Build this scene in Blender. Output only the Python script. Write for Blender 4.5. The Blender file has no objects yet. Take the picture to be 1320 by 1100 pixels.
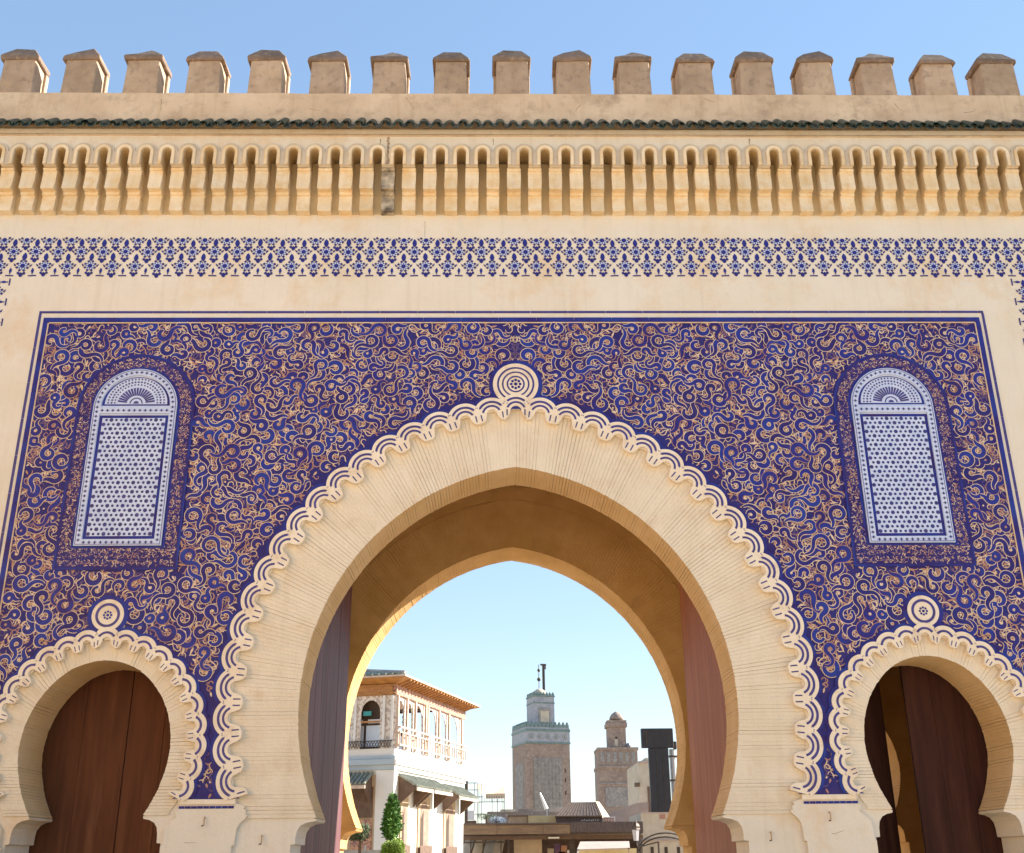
import bpy, bmesh, math, random
from mathutils import Vector, Matrix
from mathutils.geometry import tessellate_polygon
R_ = math.radians
random.seed(7)
sc = bpy.context.scene
C = sc.collection

# ------------------------------------------------------------------ camera
PITCH, YAW, ROLL, CX, FPX = 0.3815099, 0.0182567, -0.0089763, -0.3569, 1404.0
CY, CZ = -16.0, 1.6
def axes():
    f = Vector((math.sin(YAW)*math.cos(PITCH), math.cos(YAW)*math.cos(PITCH), math.sin(PITCH)))
    r = Vector((math.cos(YAW), -math.sin(YAW), 0)); u = r.cross(f)
    r2 = math.cos(ROLL)*r + math.sin(ROLL)*u
    u2 = -math.sin(ROLL)*r + math.cos(ROLL)*u
    return r2, u2, f
RT, UP, FW = axes()
cam = bpy.data.cameras.new('camera'); co = bpy.data.objects.new('camera', cam); C.objects.link(co)
cam.sensor_width = 36; cam.lens = 36*FPX/1320; cam.clip_end = 6000; cam.clip_start = 0.1
M = Matrix((RT, UP, -FW)).transposed().to_4x4(); M.translation = (CX, CY, CZ)
co.matrix_world = M
sc.camera = co
def at(px, py, Y):
    """world x, z of the point seen at photo pixel (px, py) on the plane y = Y (used to survey positions)"""
    d = FW*FPX + RT*(px-660) + UP*(550-py)
    t = (Y-CY)/d.y
    return CX+d.x*t, CZ+d.z*t

# ------------------------------------------------------------------ light
SUN_AZ, SUN_EL = 71.0, 29.0       # azimuth clockwise from +Y, elevation
w = bpy.data.worlds.new('World'); sc.world = w; w.use_nodes = True
nt = w.node_tree; nt.nodes.clear()
sky = nt.nodes.new('ShaderNodeTexSky'); sky.sky_type = 'NISHITA'; sky.sun_disc = False
sky.sun_elevation = R_(SUN_EL); sky.sun_rotation = R_(SUN_AZ)
sky.air_density = 1.0; sky.dust_density = 0.0; sky.ozone_density = 1.4; sky.altitude = 300
bg = nt.nodes.new('ShaderNodeBackground'); bg.inputs[1].default_value = 0.148
wo = nt.nodes.new('ShaderNodeOutputWorld')
gm = nt.nodes.new('ShaderNodeGamma'); gm.inputs[1].default_value = 0.44          # softer, even tone of the whole sky
hs = nt.nodes.new('ShaderNodeHueSaturation'); hs.inputs['Saturation'].default_value = 1.6; hs.inputs['Hue'].default_value = 0.506
nt.links.new(sky.outputs[0], gm.inputs[0]); nt.links.new(gm.outputs[0], hs.inputs['Color']); nt.links.new(hs.outputs[0], bg.inputs[0]); nt.links.new(bg.outputs[0], wo.inputs[0])
sl = bpy.data.lights.new('sun', 'SUN'); sl.energy = 4.2; sl.angle = R_(0.53); sl.color = (1.0, 0.93, 0.82)
so = bpy.data.objects.new('sun', sl); C.objects.link(so)
sd = Vector((math.cos(R_(SUN_EL))*math.sin(R_(SUN_AZ)), math.cos(R_(SUN_EL))*math.cos(R_(SUN_AZ)), math.sin(R_(SUN_EL))))
so.rotation_euler = sd.to_track_quat('Z', 'Y').to_euler(); so.location = (30, 30, 60)
vs = sc.view_settings
vs.view_transform = 'Standard'; vs.look = 'None'; vs.exposure = 1.94; vs.gamma = 1; vs.use_curve_mapping = False

# ------------------------------------------------------------------ materials
MATS = {}
def mat(name, c1, c2=None, scale=3.0, rough=0.85, bump=0.0, bscale=40, c3=None, streak=0.0, metal=0.0, rnd=0.0,
        stretch=(1, 1, 1), spec=0.4, lo=0.35, hi=0.65, grime=None, gscale=0.7, glo=.55, ghi=.75, pits=0):
    m = bpy.data.materials.new(name); m.use_nodes = True; t = m.node_tree; N = t.nodes; L = t.links
    b = N['Principled BSDF']; b.inputs['Roughness'].default_value = rough; b.inputs['Metallic'].default_value = metal
    b.inputs['Specular IOR Level'].default_value = spec
    tc = N.new('ShaderNodeTexCoord'); mp = N.new('ShaderNodeMapping'); mp.inputs['Scale'].default_value = stretch
    L.new(tc.outputs['Object'], mp.inputs[0])
    if rnd:
        oi0 = N.new('ShaderNodeObjectInfo'); mu = N.new('ShaderNodeVectorMath'); mu.operation = 'SCALE'; mu.inputs[0].default_value = (37, 53, 71)
        L.new(oi0.outputs['Random'], mu.inputs['Scale']); ad = N.new('ShaderNodeVectorMath'); L.new(mp.outputs[0], ad.inputs[0]); L.new(mu.outputs[0], ad.inputs[1]); mpo = ad.outputs[0]
    else: mpo = mp.outputs[0]
    col = N.new('ShaderNodeRGB'); col.outputs[0].default_value = (*c1, 1); out = col.outputs[0]
    def noise(sc_, det=6, src=None, rg=0.55):
        n = N.new('ShaderNodeTexNoise'); n.inputs['Scale'].default_value = sc_; n.inputs['Detail'].default_value = det
        n.inputs['Roughness'].default_value = rg
        L.new(src if src else mpo, n.inputs['Vector']); return n.outputs[0]
    def ramp(src, lo_, hi_):
        r = N.new('ShaderNodeMapRange'); r.inputs[1].default_value = lo_; r.inputs[2].default_value = hi_
        L.new(src, r.inputs[0]); return r.outputs[0]
    def mix(a, colb, fac, mode='MIX'):
        x = N.new('ShaderNodeMix'); x.data_type = 'RGBA'; x.blend_type = mode
        L.new(a, x.inputs[6]); x.inputs[7].default_value = (*colb, 1); L.new(fac, x.inputs[0]); return x.outputs[2]
    if c2: out = mix(out, c2, ramp(noise(scale), lo, hi))
    if c3: out = mix(out, c3, ramp(noise(scale*3.7, 8), 0.52, 0.75))
    if grime: out = mix(out, grime, ramp(noise(gscale, 9, rg=.7), glo, ghi))
    if pits:
        pk = N.new('ShaderNodeMath'); pk.operation = 'MULTIPLY'; pk.inputs[1].default_value = pits; L.new(ramp(noise(11, 9, rg=.8), .60, .74), pk.inputs[0])
        out = mix(out, (c1[0]*.62, c1[1]*.52, c1[2]*.40), pk.outputs[0])
    if streak:
        m2 = N.new('ShaderNodeMapping'); m2.inputs['Scale'].default_value = (7, 7, 0.35); L.new(tc.outputs['Object'], m2.inputs[0])
        s = ramp(noise(1.0, 7, m2.outputs[0], .65), 0.52, 0.78)
        k = N.new('ShaderNodeMath'); k.operation = 'MULTIPLY'; k.inputs[1].default_value = streak; L.new(s, k.inputs[0])
        out = mix(out, (c1[0]*.55, c1[1]*.45, c1[2]*.33), k.outputs[0])
    if rnd:
        oi = N.new('ShaderNodeObjectInfo'); r = N.new('ShaderNodeMapRange'); r.inputs[3].default_value = 1-rnd; r.inputs[4].default_value = 1+rnd*.4
        L.new(oi.outputs['Random'], r.inputs[0])
        x = N.new('ShaderNodeMix'); x.data_type = 'RGBA'; x.blend_type = 'MULTIPLY'; x.inputs[0].default_value = 1
        cc = N.new('ShaderNodeCombineColor')
        for i in range(3): L.new(r.outputs[0], cc.inputs[i])
        L.new(out, x.inputs[6]); L.new(cc.outputs[0], x.inputs[7]); out = x.outputs[2]
    L.new(out, b.inputs['Base Color'])
    if bump:
        bp = N.new('ShaderNodeBump'); bp.inputs['Strength'].default_value = 1.0; bp.inputs['Distance'].default_value = bump
        L.new(noise(bscale, 8, rg=.65), bp.inputs['Height']); L.new(bp.outputs[0], b.inputs['Normal'])
    MATS[name] = m; return m

PLASTER = mat('plaster', (.73, .67, .58), (.69, .615, .50), .9, .9, .012, 10, streak=.2, grime=(.66, .48, .29), gscale=.8, glo=.52, ghi=.76, pits=.5)
ARCHB = mat('arch_brick_plaster', (.74, .655, .525), (.68, .58, .44), 1.6, .92, .010, 16, streak=.15, grime=(.60, .46, .31), gscale=2.2, glo=.54, ghi=.8, pits=.4)
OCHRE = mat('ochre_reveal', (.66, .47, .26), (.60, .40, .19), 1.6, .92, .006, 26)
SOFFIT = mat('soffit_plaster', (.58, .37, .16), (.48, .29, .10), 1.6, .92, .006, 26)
PARAPET = mat('weathered_plaster', (.68, .54, .39), (.56, .42, .29), 1.1, .95, .016, 14, c3=(.46, .34, .24), streak=.4, grime=(.34, .24, .17), gscale=1.3, glo=.55, ghi=.78, pits=.5)
MERLON = mat('merlon_plaster', (.50, .375, .27), (.38, .275, .19), 2.2, .95, .014, 16, c3=(.28, .20, .15), streak=.35, rnd=.16, grime=(.52, .38, .24), gscale=2)
CORBEL = mat('corbel_plaster', (.78, .665, .49), (.70, .54, .33), 2.4, .9, .006, 24, streak=.3, rnd=.10, grime=(.68, .45, .20), gscale=4.2, glo=.48, ghi=.74)
RECESS = mat('recess_shade_ochre', (.62, .47, .27), (.52, .37, .18), 1.5, .9, .004, 20, streak=.3, grime=(.55, .42, .27), gscale=1.2)  # shade of the gaps between the corbels, put into the colour
CORBELS = mat('corbel_stained', (.62, .52, .38), (.11, .09, .07), 6, .9, .004, 30)
TRIMG = mat('trim_grey', (.62, .53, .42), (.52, .44, .34), 3, .92, .004, 30, streak=.5)
BLUE = mat('blue_glaze', (.026, .015, .12), (.022, .024, .18), 1.1, .5, .003, 22, c3=(.03, .014, .10), spec=.2, grime=(.05, .03, .14), gscale=2.2, glo=.5, ghi=.7)
BLUE2 = mat('cobalt_glaze', (.024, .024, .22), (.020, .045, .28), 1.3, .45, .003, 25, spec=.2, grime=(.032, .014, .12), gscale=1.7, glo=.45, ghi=.62)
NAVY = mat('navy_glaze', (.035, .025, .12), (.03, .03, .20), 6, .4)
CREAM = mat('cream_inlay', (.70, .55, .40), (.62, .44, .28), 1.2, .8, c3=(.52, .32, .17), grime=(.40, .28, .32), gscale=1.6)
TERRA = mat('terracotta_inlay', (.44, .24, .15), (.34, .17, .14), 2.0, .8, c3=(.56, .31, .12))
PURP = mat('dusky_inlay', (.10, .06, .17), (.17, .09, .14), 3.0, .6)
WHITE = mat('white_glaze', (.56, .63, .82), (.47, .54, .74), 3.0, .5, spec=.2)
LOBE = mat('border_cream', (.80, .71, .58), (.74, .62, .47), 2.0, .8, .008, 14, grime=(.56, .40, .25), gscale=3.0, glo=.52, ghi=.76, pits=.4)
GTILE = mat('green_roof_tile', (.022, .038, .024), (.07, .09, .055), 6, .45, .003, 40, c3=(.02, .025, .018), rnd=.45)
DOOR = mat('brown_door_wood', (.12, .042, .018), (.085, .03, .013), 3.2, .6, .006, 6, stretch=(3, 3, .25), grime=(.17, .07, .035), gscale=1.1, spec=.12)
DOORK = mat('dark_door_wood', (.06, .022, .014), (.04, .014, .010), 3.2, .6, .006, 6, stretch=(3, 3, .25), grime=(.09, .035, .022), gscale=1.1, spec=.12)
DOORP = mat('plum_door_wood', (.185, .085, .09), (.11, .05, .058), 3, .5, .01, 7, stretch=(4, 4, .2), rnd=.18, spec=.12)
DOORR = mat('reddish_door_wood', (.36, .15, .085), (.25, .10, .06), 3, .55, .006, 7, stretch=(4, 4, .2), rnd=.10, spec=.12)
IRON = mat('dark_iron', (.05, .045, .04), (.10, .07, .05), 8, .6, metal=.5)
GROUND = mat('sandy_ground', (.50, .40, .28), (.43, .34, .23), .6, .95, .02, 6)
RAMP = mat('rampart_earth', (.70, .50, .29), (.62, .43, .24), .8, .95, .03, 4)
SKYW = mat('white_render', (.74, .73, .70), (.66, .65, .63), .9, .85, .004, 12, streak=.12)
PALEB = mat('pale_blue_render', (.42, .50, .56), (.36, .44, .50), 1.5, .8)
CARVE = mat('carved_plaster', (.76, .72, .67), (.50, .42, .38), 9, .85, .02, 24, lo=.48, hi=.56)
WOOD = mat('cedar_wood', (.48, .24, .075), (.33, .15, .05), 4, .55, .004, 20, stretch=(1, 1, 3))
WOODP = mat('painted_wood', (.50, .28, .16), (.24, .12, .12), 14, .6, lo=.47, hi=.53)
PALEW = mat('pale_timber', (.62, .50, .42), (.50, .38, .30), 6, .7)
DARK = mat('dark_interior', (.05, .035, .028), (.08, .055, .04), 2, .9)
GLASSB = mat('bright_pane', (.55, .62, .72), (.48, .55, .66), 1.5, .15)
TEAL = mat('teal_panel', (.04, .30, .32), None, rough=.4)
PURPLE = mat('violet_panel', (.10, .05, .35), None, rough=.4)
GREENP = mat('green_panel', (.05, .25, .08), None, rough=.4)
OLDT = mat('grey_green_tile', (.27, .30, .25), (.15, .17, .14), 5, .7, .01, 20, c3=(.42, .42, .38))
TANW = mat('tan_wall', (.50, .38, .25), (.42, .30, .19), 2, .9, .004, 20)
BRICKM = mat('minaret_brick', (.30, .235, .195), (.23, .175, .15), .9, .95, .03, 6, c3=(.43, .33, .27), grime=(.30, .26, .25), gscale=.5)
LATM = mat('minaret_lattice', (.30, .28, .26), (.20, .19, .19), 1.6, .9, .03, 6, c3=(.38, .35, .31))
TILEM = mat('minaret_tile_grey', (.33, .35, .38), (.24, .26, .31), 1.8, .6, .01, 8, c3=(.42, .38, .40))
GREENM = mat('minaret_green_tile', (.11, .17, .165), (.17, .235, .23), 2.5, .5)
ROOFD = mat('dark_wood_roof', (.115, .085, .075), (.075, .055, .05), 5, .8, .01, 20, stretch=(3, 1, .6))
BEAM = mat('weathered_beam', (.23, .155, .09), (.15, .10, .07), 1.5, .85, .01, 15, c3=(.11, .08, .06), stretch=(.5, 1, 3))
HOUSE = mat('beige_house_render', (.55, .48, .38), (.46, .39, .30), 1.8, .92, .005, 20, streak=.3)
DUSTY = mat('dusty_roof', (.46, .37, .32), (.40, .31, .27), 1.5, .95, .01, 10)
YELLOW = mat('yellow_wall', (.62, .52, .28), (.54, .42, .22), 2, .9)
CANVAS = mat('cream_canvas', (.78, .60, .40), (.70, .50, .33), 1.5, .8)
GREYSH = mat('grey_sheet', (.40, .39, .38), (.28, .27, .26), 2, .7, .01, 10)
BLACK = mat('black_steel', (.018, .017, .02), (.026, .024, .028), 3, .5)
STEEL = mat('galvanised_steel', (.42, .42, .43), (.34, .34, .35), 5, .4, metal=.6)
PIPE = mat('scaffold_tube', (.22, .22, .25), (.15, .15, .17), 5, .5, metal=.4)
LEAFD = mat('cypress_leaf', (.045, .13, .018), (.09, .22, .025), 1.8, .7, c3=(.03, .07, .015))
LEAFY = mat('lime_leaf', (.20, .30, .02), (.11, .20, .02), 1.8, .7)
LEAFG = mat('dusty_leaf', (.06, .09, .045), (.10, .13, .06), 1.8, .7, c3=(.14, .08, .07))
BARK = mat('bark', (.14, .09, .06), (.09, .06, .04), 5, .9)
WHITEP = mat('white_paint', (.75, .74, .72), (.65, .64, .62), 3, .5)
LAMPG = mat('frosted_lamp_glass', (.34, .33, .36), None, rough=.3)
LETTER = mat('white_lettering', (.62, .60, .58), None, rough=.6)

# ------------------------------------------------------------------ mesh helpers
class MB:
    def __init__(s): s.v = []; s.f = []; s.m = []; s.mats = []
    def mi(s, m):
        if m not in s.mats: s.mats.append(m)
        return s.mats.index(m)
    def add(s, vs_, fs, m):
        o = len(s.v); s.v += [tuple(p) for p in vs_]; k = s.mi(m)
        for f in fs: s.f.append([o+i for i in f]); s.m.append(k)
    def box(s, x0, x1, y0, y1, z0, z1, m):
        vs_ = [(x0,y0,z0),(x1,y0,z0),(x1,y1,z0),(x0,y1,z0),(x0,y0,z1),(x1,y0,z1),(x1,y1,z1),(x0,y1,z1)]
        s.add(vs_, [(0,3,2,1),(4,5,6,7),(0,1,5,4),(1,2,6,5),(2,3,7,6),(3,0,4,7)], m)
    def prism(s, poly, y0, y1, m, caps=(1, 1)):
        """poly in (x, z); extruded along y"""
        n = len(poly); tri = tessellate_polygon([[Vector((a, b, 0)) for a, b in poly]])
        vs_ = [(a, y0, b) for a, b in poly]+[(a, y1, b) for a, b in poly]
        fs = [(i, (i+1) % n, n+(i+1) % n, n+i) for i in range(n)]
        if caps[0]: fs += [tuple(t) for t in tri]
        if caps[1]: fs += [tuple(n+i for i in reversed(t)) for t in tri]
        s.add(vs_, fs, m)
    def sheet(s, poly, y, m):
        tri = tessellate_polygon([[Vector((a, b, 0)) for a, b in poly]])
        s.add([(a, y, b) for a, b in poly], [tuple(t) for t in tri], m)
    def strip(s, L_, R2, y, m):
        n = len(L_); s.add([(a, y, b) for a, b in L_]+[(a, y, b) for a, b in R2], [(i, i+1, n+i+1, n+i) for i in range(n-1)], m)
    def fan(s, cx, cz, r, y, m, n=10, a0=0, a1=2*math.pi, rx=1.0):
        pts = [(cx+r*rx*math.cos(a0+(a1-a0)*i/n), y, cz+r*math.sin(a0+(a1-a0)*i/n)) for i in range(n+1)]
        s.add([(cx, y, cz)]+pts, [(0, i+1, i+2) for i in range(n)], m)
    def ring(s, cx, cz, r0, r1, y, m, n=32, a0=0, a1=2*math.pi):
        A = [a0+(a1-a0)*i/n for i in range(n+1)]
        s.strip([(cx+r0*math.cos(a), cz+r0*math.sin(a)) for a in A], [(cx+r1*math.cos(a), cz+r1*math.sin(a)) for a in A], y, m)
    def tube(s, p, q, r, m, n=8, r2=None):
        p = Vector(p); q = Vector(q); d = (q-p).normalized(); a = d.orthogonal().normalized(); b = d.cross(a)
        r2 = r if r2 is None else r2; o = []
        for c_, rr in ((p, r), (q, r2)):
            for i in range(n):
                t = 2*math.pi*i/n; o.append(c_+(a*math.cos(t)+b*math.sin(t))*rr)
        s.add(o, [(i, (i+1) % n, n+(i+1) % n, n+i) for i in range(n)]+[tuple(reversed(range(n))), tuple(range(n, 2*n))], m)
    def lathe(s, prof, c, m, n=16):
        o = []
        for r, z in prof:
            for i in range(n):
                t = 2*math.pi*i/n; o.append((c[0]+r*math.cos(t), c[1]+r*math.sin(t), c[2]+z))
        fs = [(k*n+i, k*n+(i+1) % n, (k+1)*n+(i+1) % n, (k+1)*n+i) for k in range(len(prof)-1) for i in range(n)]
        s.add(o, fs+[tuple(reversed(range(n))), tuple((len(prof)-1)*n+i for i in range(n))], m)
    def mesh(s, name, bevel=0, recalc=True, smooth=False):
        me = bpy.data.meshes.new(name); me.from_pydata(s.v, [], s.f)
        for m in s.mats: me.materials.append(m)
        me.polygons.foreach_set('material_index', s.m)
        if recalc or bevel:
            bm = bmesh.new(); bm.from_mesh(me)
            if bevel:
                bmesh.ops.remove_doubles(bm, verts=bm.verts, dist=1e-5)
                ed = [e for e in bm.edges if len(e.link_faces) == 2 and e.calc_face_angle(0) > .5]
                bmesh.ops.bevel(bm, geom=ed, offset=bevel, segments=1, affect='EDGES')
            bmesh.ops.recalc_face_normals(bm, faces=bm.faces); bm.to_mesh(me); bm.free()
        if smooth: me.polygons.foreach_set('use_smooth', [True]*len(me.polygons))
        me.update(); return me
def link(name, me, parent=None, loc=(0, 0, 0), rot=None, kind=None, label=None, scale=None):
    o = bpy.data.objects.new(name, me); C.objects.link(o); o.parent = parent; o.location = loc
    if rot is not None: o.rotation_euler = rot
    if scale is not None: o.scale = scale
    if kind: o['kind'] = kind
    if label: o['label'] = label
    return o
def thing(name, label, cat, loc=(0, 0, 0), rz=0, group=None):
    o = bpy.data.objects.new(name, None); C.objects.link(o); o.location = loc; o.rotation_euler = (0, 0, rz)
    o['label'] = label; o['category'] = cat
    if group: o['group'] = group
    return o
def tag(o, label, cat, group=None):
    o['label'] = label; o['category'] = cat
    if group: o['group'] = group
    return o
def box(name, parent, x0, x1, y0, y1, z0, z1, m, bevel=0, **k):
    b = MB(); b.box(x0, x1, y0, y1, z0, z1, m); return link(name, b.mesh(name, bevel), parent, **k)

# ------------------------------------------------------------------ arch geometry (surveyed)
MA, MR, MZ = .476, 3.641, 3.75         # main arch: two-centred, centre offset, radius, centre height
MK = 4.66                              # radius of the knot line of its scalloped border
SA, SK, SZ, SX = .06, 1.52, 3.2, 6.0   # side arches
S_IN = [(0,4.39),(.16,4.375),(.32,4.33),(.48,4.26),(.62,4.155),(.76,4.01),(.88,3.84),(.97,3.65),(1.03,3.45),(1.06,3.2),(1.05,3.0),(1.01,2.8),(.95,2.6),(.87,2.42),(.785,2.26)]
def catmull(P, n=6):
    o = []
    for i in range(len(P)-1):
        p0 = P[i-1] if i > 0 else (-P[1][0], P[1][1]); p1 = P[i]; p2 = P[i+1]; p3 = P[i+2] if i+2 < len(P) else (2*p2[0]-p1[0], 2*p2[1]-p1[1])
        for k in range(n):
            t = k/n
            o.append(tuple(.5*(2*p1[j]+(p2[j]-p0[j])*t+(2*p0[j]-5*p1[j]+4*p2[j]-p3[j])*t*t+(3*p1[j]-p0[j]-3*p2[j]+p3[j])*t**3) for j in (0, 1)))
    o.append(P[-1]); return o
def main_in(off=0, n=60):
    r = MR+off; p0 = math.acos(MA/r); p1 = -math.asin((MZ-2.21)/MR)
    return [(-MA+r*math.cos(p0+(p1-p0)*i/n), MZ+r*math.sin(p0+(p1-p0)*i/n)) for i in range(n+1)]
def circ_half(a, r, zc, zend, n=60):
    p0 = math.acos(a/r); p1 = math.asin((zend-zc)/r)
    return [(-a+r*math.cos(p0+(p1-p0)*i/n), zc+r*math.sin(p0+(p1-p0)*i/n)) for i in range(n+1)]
def side_in(off=0):
    P = catmull(S_IN, 4)
    return [(x+off*(x/1.06), z+off*max(0, (z-3.2)/1.2)) for x, z in P]
MAIN_JAMB = [(2.815,2.20),(2.84,2.165),(2.95,2.15),(3.04,2.11),(3.085,2.04),(3.10,1.95),(3.10,1.87),(3.16,1.865),(3.16,-.3)]
SIDE_JAMB = [(.78,2.245),(.79,2.215),(.87,2.20),(.94,2.165),(.985,2.10),(1.0,2.02),(1.005,1.90),(1.06,1.895),(1.06,-.3)]
def full(half, cx=0):
    """half path apex->bottom (x>=0) to a path from right bottom over the apex to left bottom"""
    r = [(cx+x, z) for x, z in reversed(half)]
    l = [(cx-x, z) for x, z in half[1:]]
    return r+l
def opening_poly(x0, x1, z0, z1, mainp, sidep):
    P = [(x0, z0), (x0, z1), (x1, z1), (x1, z0)]
    for path in (full(sidep, SX), full(mainp, 0), full(sidep, -SX)): P += path
    return P

# ------------------------------------------------------------------ setting
g = MB(); g.add([(-1500, -400, 0), (1500, -400, 0), (1500, 3000, 0), (-1500, 3000, 0)], [(0, 1, 2, 3)], GROUND)
link('ground', g.mesh('ground'), kind='structure')

# ------------------------------------------------------------------ the gate
gate = thing('city_gate', 'monumental plaster gate with blue tiled front, three horseshoe arches and a row of merlons', 'gate')
# core walls front and back
core_main = main_in(.03)+MAIN_JAMB
core_side = side_in(.03)+SIDE_JAMB
b = MB(); b.prism(opening_poly(-11, 11, -.3, 13.2, core_main, core_side), .075, .93, SOFFIT if 0 else PLASTER)
link('front_wall', b.mesh('front_wall'), gate)
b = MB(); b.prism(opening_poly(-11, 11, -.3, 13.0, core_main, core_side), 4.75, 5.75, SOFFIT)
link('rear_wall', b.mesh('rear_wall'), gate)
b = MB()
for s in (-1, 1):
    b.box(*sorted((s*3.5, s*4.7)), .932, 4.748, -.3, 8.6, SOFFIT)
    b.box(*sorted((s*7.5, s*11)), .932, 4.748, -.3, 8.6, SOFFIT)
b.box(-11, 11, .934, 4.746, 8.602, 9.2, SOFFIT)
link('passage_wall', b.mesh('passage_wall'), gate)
# facing layer
MCAP = [(3.955,2.45),(3.93,2.40),(3.86,2.385),(3.80,2.36),(3.83,2.335),(3.79,2.31),(3.80,2.27),(3.765,2.245),(3.80,2.20),(3.86,2.15),(3.90,2.08),(3.915,1.98),(3.92,1.86),(3.955,1.855),(3.96,-.3)]
SCAP = [(1.26,2.45),(1.27,2.41),(1.30,2.385),(1.29,2.36),(1.25,2.33),(1.24,2.28),(1.27,2.235),(1.22,2.20),(1.16,2.15),(1.12,2.10),(1.11,1.98),(1.105,1.86),(1.08,1.855),(1.075,-.3)]
face_main = circ_half(MA, 4.60, MZ, 2.452)+MCAP
face_side = circ_half(SA, 1.48, SZ, 2.452)+SCAP
b = MB(); b.prism(opening_poly(-11, 11, -.3, 12.9, face_main, face_side), 0, .07, PLASTER)
link('facing', b.mesh('facing'), gate)

# brick courses of the arches (each about 5 px thick: joined)
def wedges(b, inner, outer, y0, y1, m, cx=0, joints=.006):
    """inner/outer: functions t -> (x, z), list of t"""
    pass
def course_pairs_main(h=.050):
    P = []
    a_in = math.acos(MA/MR); a_out = math.acos(MA/4.62)
    n = int(MR*a_in/h)
    for i in range(n+1):
        t = i/n; ai = a_in*(1-t); ao = a_out*(1-t)
        P.append(((-MA+MR*math.cos(ai), MZ+MR*math.sin(ai)), (-MA+4.62*math.cos(ao), MZ+4.62*math.sin(ao))))
    n2 = int((MZ-2.21)/h)
    for i in range(1, n2+1):
        z = MZ-(MZ-2.21)*i/n2; d = MZ-z
        P.append(((-MA+math.sqrt(MR*MR-d*d), z), (-MA+math.sqrt(max(4.62**2-d*d, 0)), z)))
    return P
def course_pairs_side(h=.046):
    In = catmull(S_IN, 30); L = [0]
    for i in range(1, len(In)): L.append(L[-1]+math.dist(In[i], In[i-1]))
    n = int(L[-1]/h); P = []; j = 0
    for i in range(n+1):
        s = L[-1]*i/n
        while j < len(L)-2 and L[j+1] < s: j += 1
        f = (s-L[j])/max(1e-9, L[j+1]-L[j]); p = (In[j][0]+(In[j+1][0]-In[j][0])*f, In[j][1]+(In[j+1][1]-In[j][1])*f)
        if p[1] > SZ:
            a = math.atan2(p[1]-SZ, p[0]); q = (1.47*math.cos(a), SZ+1.49*math.sin(a))
        else:
            z = max(p[1], 2.30); q = (-SA+math.sqrt(1.50**2-(SZ-z)**2), p[1])
        P.append((p, q))
    return P
def courses(P, y0, y1, m, cxs, name, seed, gapf=1.0):
    rn = random.Random(seed); b = MB()
    for cx in cxs:
        for s in (-1, 1):
            for i in range(len(P)-1):
                (a0, b0), (a1, b1) = P[i], P[i+1]
                gi = rn.choice([.0005, .0005, .001, .002, .0035, .006])*gapf*.5
                da = math.dist(a0, a1); db = math.dist(b0, b1); fa = min(.3, gi/da); fb = min(.3, gi/db)
                L = lambda p, q, f: (p[0]+(q[0]-p[0])*f, p[1]+(q[1]-p[1])*f)
                c0, c1 = L(a0, a1, fa), L(a1, a0, fa); d0, d1 = L(b0, b1, fb), L(b1, b0, fb)
                rp = rn.uniform(-.003, .003); yy = y0+rn.uniform(-.0022, .0022)
                def sh(p, q):
                    l = math.dist(p, q); return (p[0]+(p[0]-q[0])/l*rp, p[1]+(p[1]-q[1])/l*rp)
                c0, c1 = sh(c0, d0), sh(c1, d1)
                V = [(cx+s*p[0], y, p[1]) for y in (yy, y1) for p in (c0, c1, d1, d0)]
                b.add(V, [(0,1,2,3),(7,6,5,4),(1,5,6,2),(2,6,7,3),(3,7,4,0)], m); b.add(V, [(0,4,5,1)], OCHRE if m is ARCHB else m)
    return link(name, b.mesh(name), gate, kind='stuff')
PM = course_pairs_main(); PS = course_pairs_side()
courses(PM, .052, .926, ARCHB, (0,), 'arch_brick_course', 1)
courses(PS, .052, .926, ARCHB, (-SX, SX), 'arch_brick_course', 2)
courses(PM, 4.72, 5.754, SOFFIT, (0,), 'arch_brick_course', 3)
courses(PS, 4.72, 5.754, SOFFIT, (-SX, SX), 'arch_brick_course', 4)

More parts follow.
